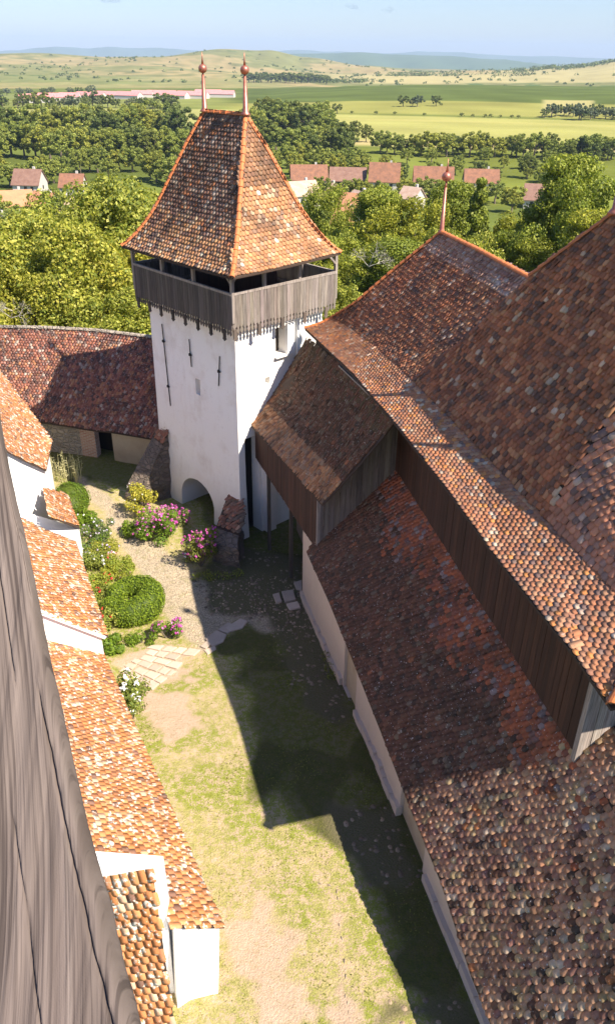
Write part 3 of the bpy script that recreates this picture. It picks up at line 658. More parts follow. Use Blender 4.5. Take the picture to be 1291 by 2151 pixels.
    fe_ = [LO(*ev[-1])] + [g_[-1] for g_ in GN]; far_ = LO(-17.4, p2o + 4.5, 9.88); EG = np.array([[lerp(g_, lerp(far_, fe_[-1] + N * .1, i_ / (len(fe_) - 1.)), k) for k in (0, .33, .66, 1)] for i_, g_ in enumerate(fe_)])
    mb.build('rear_roof', M['under'], t)
    deck('roof_deck', EG, t); tile_roof('end_hip_tiles', EG, M['tile_nave'], PAL_NAVE, .18, .17, t, 25, jit=1.3)
    # orange caps
    cap_run('hip_cap', [LO(*ev[0]), LO(*(lerp(ev[0], br[0], .5) - np.array([0, 0, .07])))] + [LO(*(np.array(v) + np.array([0, 0, .03]))) for v in farh], t, rad=.09, seed=3)
    rp = [LO(pk[0], ro, rz + .03), LO(lerp(pk, jn, .5)[0], ro, rz + .06), LO(jn[0] - .1, ro, rz)]
    cap_run('ridge_cap', rp, t, rad=.09, seed=4)
    cap_run('hip_cap', [LO(jb[0], jb[1], jb[2] + .03), LO(p2[0], p2o, p2[2] + .03)], t, rad=.09, seed=5)
    a = np.array(ev[-1]); cap_run('hip_cap', [LO(a[0] - .05, a[1] + .02, a[2] + .03), LO(*(np.array(br[-1]) + np.array([0, 0, .03]))), GN[-1][-1]], t, rad=.15, step=.4, seed=6)
    finial('finial', LO(pk[0], ro, rz), 2.6, t, ballz=.76, r0=.085)
    finial('finial', LO(p2[0], p2o, p2[2]), 2.4, t, ballz=.76)
    finial('finial', GB[-1][-1], 2.4, t, ballz=.76)
    finial('finial', GN[-1][-1], 1.6, t, ballz=.76)
    # gallery walls of boards
    eo = 2.46
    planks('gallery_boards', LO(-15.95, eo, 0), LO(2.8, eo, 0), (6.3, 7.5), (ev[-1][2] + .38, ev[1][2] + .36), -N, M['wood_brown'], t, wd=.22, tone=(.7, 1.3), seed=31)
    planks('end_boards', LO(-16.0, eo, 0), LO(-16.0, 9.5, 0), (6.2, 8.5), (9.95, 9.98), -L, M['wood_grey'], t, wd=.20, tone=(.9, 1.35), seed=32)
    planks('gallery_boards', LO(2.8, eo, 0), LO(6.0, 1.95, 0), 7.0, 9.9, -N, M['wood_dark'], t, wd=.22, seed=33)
    mb = MB(); mb.bar(LO(-15.98, eo - .04, 6.2), LO(-15.98, eo - .04, 9.95), .15, .15, N); mb.build('corner_post', M['wood_grey'], t)
    mb = MB(); mb.prism([LO(-15.8, 2.6, 0), LO(5.4, 2.6, 0), LO(5.4, 9.0, 0), LO(-15.8, 9.0, 0)], [LO(-15.8, 2.6, 9.9), LO(5.4, 2.6, 9.9), LO(5.4, 9.0, 9.9), LO(-15.8, 9.0, 9.9)]); mb.build('inner_wall', M['cream'], t)
build_church()

def build_aisle():
    t = empty('lean_to_aisle', LO(-10, 1.5, 0), 'low lean-to with mossy dark tiles against the church gallery', 'building')
    el = [(-2.45, 3.87), (-5.65, 3.89), (-8.3, 3.75), (-11.45, 3.49), (-13.86, 3.26), (-16.0, 3.12), (-17.97, 2.62), (-27, 2.2)]
    tl = [(-1.2, 7.65), (-5.0, 7.45), (-7.9, 7.23), (-11.0, 6.98), (-13.6, 6.78), (-15.9, 6.60), (-17.9, 6.45), (-27, 5.9)]
    rows = []
    for f in np.linspace(0, 1, 6):
        rows.append([LO(lerp(a, b, f)[0], -.45 + 2.94 * f, lerp(a, b, f)[1] - .06 * math.sin(math.pi * f) + (.05 * math.sin(a[0] * 1.1) * (1 - f))) for a, b in zip(el, tl)])
    G = np.array(rows); deck('roof_deck', G, t)
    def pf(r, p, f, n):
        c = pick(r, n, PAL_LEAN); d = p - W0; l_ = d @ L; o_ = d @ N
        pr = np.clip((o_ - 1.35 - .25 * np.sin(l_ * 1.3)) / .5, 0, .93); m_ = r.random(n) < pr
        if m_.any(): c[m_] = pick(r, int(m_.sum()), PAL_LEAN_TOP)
        m_ = (l_ < -14.0 - .75 * o_ + r.normal(0, .15, n)) & (r.random(n) < .85)  # paler tiles from the shadow edge on: sunlight put into the colour
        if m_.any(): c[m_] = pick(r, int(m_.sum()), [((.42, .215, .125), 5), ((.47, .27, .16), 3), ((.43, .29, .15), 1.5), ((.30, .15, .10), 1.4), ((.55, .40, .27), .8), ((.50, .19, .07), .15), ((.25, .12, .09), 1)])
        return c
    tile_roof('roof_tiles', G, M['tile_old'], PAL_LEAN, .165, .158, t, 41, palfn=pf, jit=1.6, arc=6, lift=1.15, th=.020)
    G2 = np.array([[LO(l_, o_, z_) for l_, z_ in ((-16.05, 6.60 + (o_ - 2.46) * 1.16), (-22, 6.22 + (o_ - 2.46) * 1.16), (-27, 5.92 + (o_ - 2.46) * 1.16))] for o_ in np.linspace(2.46, 6.7, 4)])
    deck('roof_deck', G2, t)
    tile_roof('upper_roof_tiles', G2, M['tile_old'], [((.42, .215, .125), 5), ((.47, .27, .16), 3), ((.43, .29, .15), 1.5), ((.30, .15, .10), 1.4), ((.55, .40, .27), .8)], .165, .158, t, 42, jit=1.6, arc=6, lift=1.15, th=.020)
    mb = MB(); mb.prism([LO(-17.7, 6.5, 0), LO(-27, 6.5, 0), LO(-27, 9.5, 0), LO(-17.7, 9.5, 0)], [LO(-17.7, 6.5, 11.0), LO(-27, 6.5, 10.4), LO(-27, 9.5, 7.5), LO(-17.7, 9.5, 7.5)]); mb.build('rear_wall', M['cream'], t)
    mb = MB(); ls = [.05, -5.65, -8.3, -11.45, -13.86, -16.0, -17.97, -27]
    top = [3.50, 4.25, 4.1, 3.85, 3.62, 3.5, 2.95, 2.5]
    n = len(ls); base = [LO(l_, 0, -.3) for l_ in ls] + [LO(l_, .9, -.3) for l_ in ls[::-1]]; tp = [LO(l_, 0, z_) for l_, z_ in zip(ls, top)] + [LO(l_, .9, z_ + .75) for l_, z_ in zip(ls[::-1], top[::-1])]
    m_ = 2 * n; mb.add(base + tp, [tuple(range(m_))[::-1]] + [(i, (i + 1) % m_, m_ + (i + 1) % m_, m_ + i) for i in range(m_)] + [(m_ + i, m_ + i + 1, m_ + m_ - 2 - i, m_ + m_ - 1 - i) for i in range(n - 1)]); wall = mb.build('wall', M['cream'], t)
    r1 = tmpbox(LO(-7.05, 0, 1.5), L * .72, N * .16, Z * 1.0); r2 = tmpbox(LO(-13.2, 0, 1.8), L * .95, N * .16, Z * 1.0)
    cut(wall, [r1, r2])
    mb = MB(); mb.box(LO(-7.05, .13, 1.45), L * .71, N * .02, Z * .94); mb.build('walled_up_door', M['ochre'], t)
    mb = MB(); mb.box(LO(-13.2, .13, 1.75), L * .94, N * .02, Z * .94); mb.build('walled_up_door', M['ochre'], t)
    for a, b, h in ((.0, -6.2, .28), (-7.9, -12.3, .3), (-14.4, -26, .3)):
        mb = MB(); K_ = 14; r = random.Random(7); 
        for i in range(K_):
            l0, l1 = a + (b - a) * i / K_, a + (b - a) * (i + 1) / K_; g = float(GZ(0, LO((l0 + l1) / 2, 0, 0)[1])); mb.box(LO((l0 + l1) / 2, -.04, g + .02), L * (l1 - l0) / 2 * .98, N * (.07 + r.uniform(0, .04)), Z * (h + r.uniform(-.08, .1)))
        mb.build('plinth', M['cream'], t)
    mb = MB(); mb.prism([LO(.03, .9, -.2), LO(.03, 3.2, -.2), LO(-.3, 3.2, -.2), LO(-.3, .9, -.2)], [LO(.03, .9, 3.6), LO(.03, 3.2, 4.0), LO(-.3, 3.2, 4.0), LO(-.3, .9, 3.6)]); mb.build('end_wall', M['cream'], t)
build_aisle()

def build_link():
    t = empty('covered_stair_bridge', LO(2, 1, 0), 'timber-boarded covered bridge on posts between gate tower and church', 'bridge')
    nTR = nR; BL = plane(527, 893, TP(0, 0, 0), nTR) + nR * .03; TL = plane(628, 738, TP(0, 0, 0), nTR) + nR * .03
    BR = LO(*on_o(677, 1060, -.14)); TR = LO(*on_o(831, 884, 1.74)); TM = LO(*on_o(682, 741, 1.6))
    rows = []
    for f in np.linspace(0, 1, 5):
        a = lerp(BL, TL, f); b = lerp(BR, TR, f); rows.append([lerp(a, b, k) - Z * .10 * math.sin(math.pi * f) * (1) for k in np.linspace(0, 1, 5)])
    # upper edge bends toward the church eave
    G = np.array(rows); G[-1][1] = LO(*on_o(643, 713, 1.30)); G[-1][2] = lerp(TM, TR, .25); G[-1][3] = lerp(TM, TR, .62); G[-1][0] = TL
    G[-2][1:4] = (G[-3][1:4] + G[-1][1:4]) / 2
    deck('roof_deck', G, t)
    def pf(r, p, f, n):
        pal = [((.40, .19, .09), 3), ((.46, .25, .13), 2), ((.34, .22, .14), 2), ((.22, .12, .08), 1)] if f < .27 else PAL_LEAN  # bright eave rows imitate a sunlit band, the rest stays dark as shade
        c = pick(r, n, pal); 
        m_ = (r.random(n) < np.clip((f - .72) / .25, 0, .8))
        if m_.any(): c[m_] = pick(r, int(m_.sum()), [((.14, .085, .045), 3), ((.17, .075, .045), 2), ((.11, .075, .04), 2)])  # top rows darkened in colour to look shaded
        return c
    tile_roof('roof_tiles', G, M['tile_old'], PAL_LEAN, .18, .17, t, 51, palfn=pf, jit=2.0, arc=5)
    mb = MB(); mb.bar(G[-1][2] + Z * .05, G[-1][4] + Z * .05, .10, .06); mb.build('top_ledge', M['wood_grey'], t)
    c0 = LO(-2.72, -.10, 0); c1 = TP(-.06, .95, 0); e1 = LO(-3.5, 2.42, 0)
    planks('yard_boards', c1, c0, 4.0, (BL[2] - .10, BR[2] - .02), -N, M['wood_brown'], t, wd=.2, seed=52, tone=(.8, 1.5))
    planks('end_boards', c0, e1, (4.3, 7.5), (BR[2] + .02, TR[2] - .12), -L, M['wood_grey'], t, wd=.19, seed=53, tone=(.28, .5))
    mb = MB(); mb.bar(c0 + Z * 4.2, c0 + Z * (BR[2]), .12, .12, N); mb.build('corner_post', M['wood_grey'], t)
    c9 = LO(-.1, .0, 0); mb = MB(); mb.prism([c9 + Z * 3.95, LO(-.1, 1.9, 3.95), LO(6.0, 1.9, 3.95), c1 + Z * 3.95], [c9 + Z * 4.1, LO(-.1, 1.9, 4.1), LO(6.0, 1.9, 4.1), c1 + Z * 4.1]); mb.build('floor', M['wood_dark'], t)
    mb = MB(); mb.prism([LO(-.2, 1.9, 0), LO(6.0, 1.9, 0), LO(6.0, 2.05, 0), LO(-.2, 2.05, 0)], [LO(-.2, 1.9, 7), LO(6.0, 1.9, 7), LO(6.0, 2.05, 7), LO(-.2, 2.05, 7)]); mb.build('back_wall', M['cream'], t)
    for p, hgt in (((611, 1213), 4.0), ((566, 1155), 4.0), ((652, 1195), 4.0)):
        g = gpg(*p); g[2] = 0; mb = MB(); mb.bar(g, g + Z * hgt, .15, .15, N); mb.build('post', M['wood_dark'], t)
    a = gpg(560, 1150); b = gpg(600, 1140)
    s0 = LO(.6, .6, .1); s1 = LO(4.0, 1.2, 4.0)
    mb = MB(); mb.bar(s0, s1, .06, .28); mb.bar(s0 + N * 1.0, s1 + N * 1.0, .06, .28)
    for k in range(14): c = lerp(s0, s1, (k + .5) / 14) + N * .5 + Z * .05; mb.box(c, N * .5, L * .14, Z * .02)
    mb.build('stair', M['wood_dark'], t)
    mb = MB(); mb.box(LO(1.6, .35, 2.6), L * 1.0, N * .03, Z * .9); mb.build('stair_boarding', M['wood_dark'], t)
    mb = MB(); q = TP(-.45, 1.25, 0); mb.prism([q, q + B_ * .55, q + B_ * .55 - A_ * .0 + A_ * .5, q + A_ * .5], [p + Z * 4.9 for p in (q, q + B_ * .55, q + B_ * .55 + A_ * .5, q + A_ * .5)]); mb.build('masonry_pier', M['white'], t)
build_link()

def buttress(pts, ztop, zbot, label, tiled=True):
    """pts: 4 ground corners (wall side a,b then outer c,d); capped with tiles"""
    a, b, c, d = [np.asarray(p, float) for p in pts]
    t = empty('buttress', (a + b + c + d) / 4, label, 'buttress'); mb = MB(); J = 9; K_ = 5; r = random.Random(3)
    # side faces as noisy grids
    def pt(u, v, w_): # u across 0-1, v wall->outer 0-1, w height fraction
        top = ztop * (1 - v) + zbot * v; p = lerp(lerp(a, b, u), lerp(d, c, u), v); z = top * w_; f = 1 + .10 * (1 - w_)
        cen = (a + b + c + d) / 4; q = cen + (p - cen) * f; q = q + Z * z; nn = mnoise.noise_vector(Vector(q * 2.2)); return q + np.array(nn) * .18 * (1 if w_ < .99 else .3)
    us = np.linspace(0, 1, 7); ws = np.linspace(0, 1, 12)
    mb.grid([[pt(u, 1, w_) for u in us] for w_ in ws]); mb.grid([[pt(0, 1 - v, w_) for v in us] for w_ in ws]); mb.grid([[pt(1, v, w_) for v in us] for w_ in ws]); mb.grid([[pt(u, 1 - v, 1) for u in us] for v in us])
    mb.build('stonework', M['rubble_dark'], t, smooth=True)
    G = [[lerp(lerp(a, b, u), lerp(d, c, u), v) + Z * (ztop * (1 - v) + zbot * v + .06) for u in (-.05, .5, 1.05)] for v in ((.72, .35, .0) if tiled else (.22, .1, -.05))]
    deck('cap_deck', G, t); tile_roof('cap_tiles', G, M['tile_old'], [((.34, .15, .09), 3), ((.26, .15, .10), 2), ((.42, .26, .18), 1), ((.16, .12, .09), 1)], .2, .18, t, 61, jit=4.0)
f1, f2, f3, f4 = gpg(452, 1190), gpg(505, 1196), TP(-.1, .15, 0), TP(.75, -.1, 0)
buttress([TP(.85, 0, 0), TP(-.15, -.05, 0), gpg(500, 1192), gpg(448, 1178)], 2.05, 1.0, 'stone buttress with red tile cap at the front corner of the tower')
buttress([TP(LA + .35, .25, 0), TP(LA - .75, -.05, 0), TP(LA - .6, -1.75, 0), TP(LA + .5, -2.0, 0)], 3.7, .8, 'dark rubble buttress left of the tower arch', False)

# ------------------------------------------------------------------ ring wall with roof
def build_ring():
    t = empty('ring_wall', (-14, 42, 0), 'curved stone ring wall under a long lichen-spotted tile roof', 'wall')
    ev = [(-34, 36.5), (-26, 40.2), (-22, 40.9), (-17.46, 41.0), (-14.7, 40.76), (-11.68, 39.89), (-10.82, 39.61), (-7.9, 38.75), (-6.4, 38.2)]
    rd = [(-36.5, 40), (-27.5, 44.1), (-22.4, 44.75), (-17.89, 44.54), (-15.13, 44.5), (-12.35, 44.31), (-11.1, 44.0), (-8.57, 43.16), (-6.0, 42.4)]
    rz = [6.0, 6.1, 6.2, 6.22, 6.22, 6.17, 6.15, 6.15, 6.2]
    G = np.array([[np.array([*(lerp(e, r_, f)), 1.95 + (z_ - 1.95) * f - .08 * math.sin(math.pi * f) + .05 * math.sin(e[0] * 1.7) * (1 - f)]) for e, r_, z_ in zip(ev, rd, rz)] for f in np.linspace(0, 1, 5)])
    deck('roof_deck', G, t)
    tile_roof('roof_tiles', G, M['tile_ring'], PAL_RING, .175, .165, t, 71, jit=1.8, arc=4, palfn=lambda r, p, f, n: pick(r, n, PAL_RING if True else PAL_LEFT))
    mb = MB(); rr = np.array([np.array([*r_, z_]) for r_, z_ in zip(rd, rz)])
    mb.grid([rr, rr + np.array([.1, .5, -.15])]); mb.grid([rr + np.array([.1, .5, -.15]), rr + np.array([.4, 1.4, -9])]); mb.build('outer_wall', M['rubble'], t)
    capp = [p + Z * .02 for p in rr]; cap_run('ridge_cap', capp, t, rad=.12, mat=M['rubble'], seed=8)
    def seg(name, pts, mat, th=.5, z1=2.15):
        mb = MB(); a = [np.array([*p, -.3]) for p in pts]; b = [p + np.array([.1, th, 0]) for p in a]
        mb.prism(a + b[::-1], [p + Z * (z1 + .3) for p in a] + [p + Z * (z1 + .6) for p in b[::-1]]); mb.build(name, mat, t)
    seg('rubble_wall', [(-33, 37.3), (-25.5, 40.6), (-22, 41.2), (-17.5, 41.3), (-14.7, 41.05), (-12.9, 40.6)], M['rubble'])
    seg('brick_jamb', [(-12.9, 40.6), (-12.0, 40.33)], M['brick'])
    seg('plaster_wall', [(-10.95, 40.02), (-9.2, 39.45), (-6.5, 38.7)], M['ochre'])
    mb = MB(); mb.prism([np.array([-12.2, 41.6, -.2]), np.array([-10.7, 41.1, -.2]), np.array([-10.6, 41.3, -.2]), np.array([-12.1, 41.8, -.2])], [np.array([-12.2, 41.6, 2.4]), np.array([-10.7, 41.1, 2.4]), np.array([-10.6, 41.3, 2.4]), np.array([-12.1, 41.8, 2.4])]); mb.build('door', M['dark'], t)
m = NT('old_brick'); bt = m.n('ShaderNodeTexBrick'); bt.inputs['Color1'].default_value = (.34, .15, .09, 1); bt.inputs['Color2'].default_value = (.42, .24, .16, 1); bt.inputs['Mortar'].default_value = (.45, .40, .33, 1)
bt.inputs['Scale'].default_value = 1; bt.inputs['Brick Width'].default_value = .3; bt.inputs['Row Height'].default_value = .1; bt.inputs['Mortar Size'].default_value = .015
tc = m.n('ShaderNodeTexCoord'); sp = m.n('ShaderNodeSeparateXYZ'); cb = m.n('ShaderNodeCombineXYZ'); m.l(tc.outputs['Object'], sp.inputs[0]); m.l(sp.outputs[0], cb.inputs[0]); m.l(sp.outputs[2], cb.inputs[1]); m.l(cb.outputs[0], bt.inputs[0])
m.col(bt.outputs[0]); m.rough(.95); m.bump(bt.outputs[1], -.5, .02); M['brick'] = m.m
build_ring()

# ------------------------------------------------------------------ left range of stepped white buildings
def lrange_grid(name, G, label, seed):
    t = empty(name, G[0][0], label, 'building'); G = np.asarray(G, float); deck('roof_deck', G, t); tile_roof('roof_tiles', G, M['tile_lichen'], PAL_LEFT, .17, .165, t, seed, jit=1.0, arc=6, lift=.7, th=.014, rd=.24); return t
def lrange(name, ev_a, ev_b, ze, az, slope, up_len, label, seed, wall_near=True, sag=.05, zs=0, wall=None, pal=PAL_LEFT, drop=None):
    """roof falling to the yard with its eave from near point a to far point b"""
    a = math.radians(az); l_ = np.array([math.sin(a), math.cos(a), 0]); up_h = np.array([-math.cos(a), math.sin(a), 0]); tt = math.radians(slope)
    t = empty(name, lerp(ev_a, ev_b, .5), label, 'building'); A0, B0 = np.array([*ev_a[:2], ze]), np.array([*ev_b[:2], ze + zs])
    rows = []
    for f in np.linspace(0, 1, 5):
        u = up_h * math.cos(tt) * up_len * f + Z * math.sin(tt) * up_len * f - Z * sag * math.sin(math.pi * f); rows.append([lerp(A0, B0, k) + u + Z * .03 * math.sin(k * 9) for k in np.linspace(0, 1, 6)])
    G = np.array(rows); deck('roof_deck', G, t); tile_roof('roof_tiles', G, M['tile_lichen'], pal, .17, .165, t, seed, jit=1.0, arc=6, lift=.7, th=.014, rd=.24)
    inn = .22; a0 = A0 + up_h * inn + l_ * .06; b0 = B0 + up_h * inn - l_ * .02; H_ = up_len * math.cos(tt)
    a1, b1 = a0 + up_h * (H_ - .2), b0 + up_h * (H_ - .2); tn = math.tan(tt)
    mb = MB(); mb.prism([np.array([*a0[:2], -.3]), np.array([*b0[:2], -.3]), np.array([*b1[:2], -.3]), np.array([*a1[:2], -.3])], [np.array([*a0[:2], ze + inn * tn - .12]), np.array([*b0[:2], ze + zs + inn * tn - .12]), np.array([*b1[:2], ze + zs + H_ * tn - .12]), np.array([*a1[:2], ze + H_ * tn - .12])])
    mb.build('wall', M['white_clean'], t)
    mb = MB(); mb.bar(A0 + up_h * .1 + l_ * .02 - Z * .06 + Z * .05, A0 + up_h * H_ + Z * H_ * tn - Z * .06, .12, .10); mb.build('verge', M['white_clean'], t)
    return t, G
eC0, eC1 = gp(420, 1832, 2.4), gp(222, 1385, 2.4)
lrange('tiled_house_range', eC0, gp(218, 1372, 2.4), 2.4, -27, 35, 5.2, 'long low roof of lichen-spotted orange tiles at lower left beside the timber', 81)
# narrow tongue of that roof running on to the white pier
aC = math.radians(-27)
def tongue():
    e0, e1 = gp(471, 1946, 2.4), gp(418, 1828, 2.4); up = np.array([-math.cos(aC) * math.cos(math.radians(35)), math.sin(aC) * math.cos(math.radians(35)), math.sin(math.radians(35))])
    t = empty('tiled_pier', gpg(410, 2100), 'white pier with a narrow orange tile cap at the lower left of the yard', 'pier')
    G = np.array([[lerp(e0, e1, k) + up * f for k in (0, .5, 1)] for f in (0, .8, 1.42)])
    deck('cap_deck', G, t); tile_roof('cap_tiles', G, M['tile_lichen'], PAL_LEFT, .19, .18, t, 82, jit=1.0, arc=6, lift=.7, th=.015, rd=.24)
    b0, b1 = gp(455, 2112, .8), gp(372, 2132, .8); l_ = np.array([math.sin(aC), math.cos(aC), 0])
    c0 = e0 + up * .12; c1 = e0 + up * 1.40; d1 = e1 + up * 1.4; d0 = e1 + up * .12
    mb = MB(); mb.prism([np.array([*b0[:2], .2]), np.array([*d0[:2], .2]), np.array([*d1[:2], .2]), np.array([*b1[:2], .2])], [c0 - Z * .1 + l_ * .06, d0 - Z * .1, d1 - Z * .1, c1 - Z * .1 + l_ * .06]); mb.build('wall', M['white_clean'], t)
    # white haunch on its left, with the small sloping roof in front
    P = [(346, 1818), (360, 1950), (376, 2130)]
    q0 = e1 + up * 1.35; top_l = atYp(222, 1806, 11.0); top_r = atYp(352, 1816, 11.0)
    mb = MB(); g0, g1 = np.array([-2.9, 10.35, 0]), np.array([-6.5, 10.35, 0])
    base = [g0, g1, g1 + np.array([0, 1.3, 0]), np.array([-3.1, 11.6, 0])]
    zt = [3.75, 5.6, 5.6, 3.75]; zt = [atYp(352, 1820, 10.9)[2], atYp(222, 1812, 10.9)[2] + .2, atYp(222, 1800, 11.2)[2] + .2, atYp(352, 1812, 11.2)[2]]
    tops = [np.array([-3.05, 10.9, zt[0]]), np.array([-6.5, 10.9, zt[1]]), np.array([-6.5, 11.15, zt[1]]), np.array([-3.05, 11.15, zt[0]])]
    mb.prism([p + Z * .2 for p in [np.array([-2.95, 10.3, 0]), np.array([-6.5, 10.3, 0]), np.array([-6.5, 11.15, 0]), np.array([-3.0, 11.15, 0])]], tops); mb.build('haunch', M['white_clean'], t)
def atYp(x, y, Y): d = ray(x, y); return CAM + d * (Y / d[1])
tongue()
def small_roof_D():
    t = empty('small_buttress_roof', np.array([-3.6, 9.5, .8]), 'short steep strip of orange tiles against the timber at the bottom left', 'roof')
    T1, T0 = atYp(322, 1836, 10.62), atYp(225, 1852, 10.62); B1 = atYp(368, 2160, 9.55); B0 = atYp(255, 2160, 9.55)
    dv = (B1 - T1); dv0 = dv
    G = np.array([[lerp(T0 + dv * 1.05, T1 + dv * 1.05, k) for k in (0, .5, 1)], [lerp(T0 + dv * .5, T1 + dv * .5, k) for k in (0, .5, 1)], [lerp(T0, T1, k) for k in (0, .5, 1)]])
    deck('roof_deck', G, t); tile_roof('roof_tiles', G, M['tile_lichen'], PAL_LEFT, .20, .20, t, 83, jit=.8, arc=7, lift=.5, rd=.30)
    mb = MB(); a, b = G[0][0], G[0][-1]; q = [G[0][0] + np.array([0, .12, 0]), G[0][-1] + np.array([-.08, .12, 0]), G[-1][-1] + np.array([-.08, .12, 0]), G[-1][0] + np.array([0, .12, 0])]
    mb.prism([np.array([*p[:2], .3]) for p in q], [p - Z * .05 for p in q]); mb.build('wall', M['white_clean'], t)
small_roof_D()
lrange('tiled_house', gp(228, 1337, 3.2), gp(160, 1140, 3.2), 3.2, -23, 40, 5.5, 'square orange tiled roof with white gable wall between two longer roofs', 84)
_e0, _e1, _t0, _t1 = gp(97, 987, 4.3), gp(111, 921, 4.3), gp(-60, 902, 7.4), gp(-60, 690, 7.4)
lrange_grid('upper_tiled_house', [[lerp(lerp(_e0, _e1, k), lerp(_t0, _t1, k), f) - Z * .12 * math.sin(math.pi * f) for k in (0, .5, 1)] for f in (0, .33, .66, 1)], 'highest tiled roof at far left, sloping above a blank white wall', 85)
def left_walls():
    # tall blank white block under the upper roof, small lean-to roof and parapet in front of it
    t = empty('white_gable_block', gp(110, 1100, 0), 'tall blank white wall block with a small tiled pent roof beside the round bush', 'building')
    z_ = 4.2; a = gp(96, 990, z_); b = gp(20, 945, z_ + 1.2)
    g1 = gp(113, 1090, 0)
    pR = np.array([*gp(116, 1105, .0)[:2], 0.]); 
    top = [np.array(gp(103, 985, 4.1)), np.array(gp(104, 930, 4.1))]
    inw = np.array([-.10, .12, 0]); q = [_e0 + inw, _t0 + inw, _t1, _e1 + np.array([-.25, -.1, 0])]
    mb = MB(); mb.prism([np.array([p[0], p[1], -.3]) for p in q], [p - Z * .14 for p in q]); mb.build('wall', M['white_clean'], t)
    # parapet / lower block
    c = [gp(158, 1130, 2.2), gp(112, 1078, 2.6), gp(35, 1050, 3.6), gp(40, 1085, 3.6)]
    A = gp(157, 1142, 1.9); Bq = gp(166, 1106, 1.9); 
    p0 = gp(158, 1132, 2.3); p1 = gp(166, 1104, 2.3); back = np.array([-7, .4, 0])
    mb = MB(); mb.prism([np.array([*p0[:2], -.2]), np.array([*p1[:2], -.2]), np.array([*(p1 + back)[:2], -.2]), np.array([*(p0 + back)[:2], -.2])], [p0 - Z * .0, p1 - Z * .12, p1 + back + Z * 2.0, p0 + back + Z * 2.0]); mb.build('parapet', M['white_clean'], t)
    G = np.array([[gp(168, 1108, 2.3), gp(143, 1040, 2.3)], [gp(140, 1098, 2.95), gp(120, 1036, 2.95)], [gp(108, 1086, 3.6), gp(97, 1031, 3.6)]])
    deck('pent_deck', G, t); tile_roof('pent_tiles', G, M['tile_lichen'], PAL_LEFT, .19, .18, t, 86, jit=1.8)
left_walls()

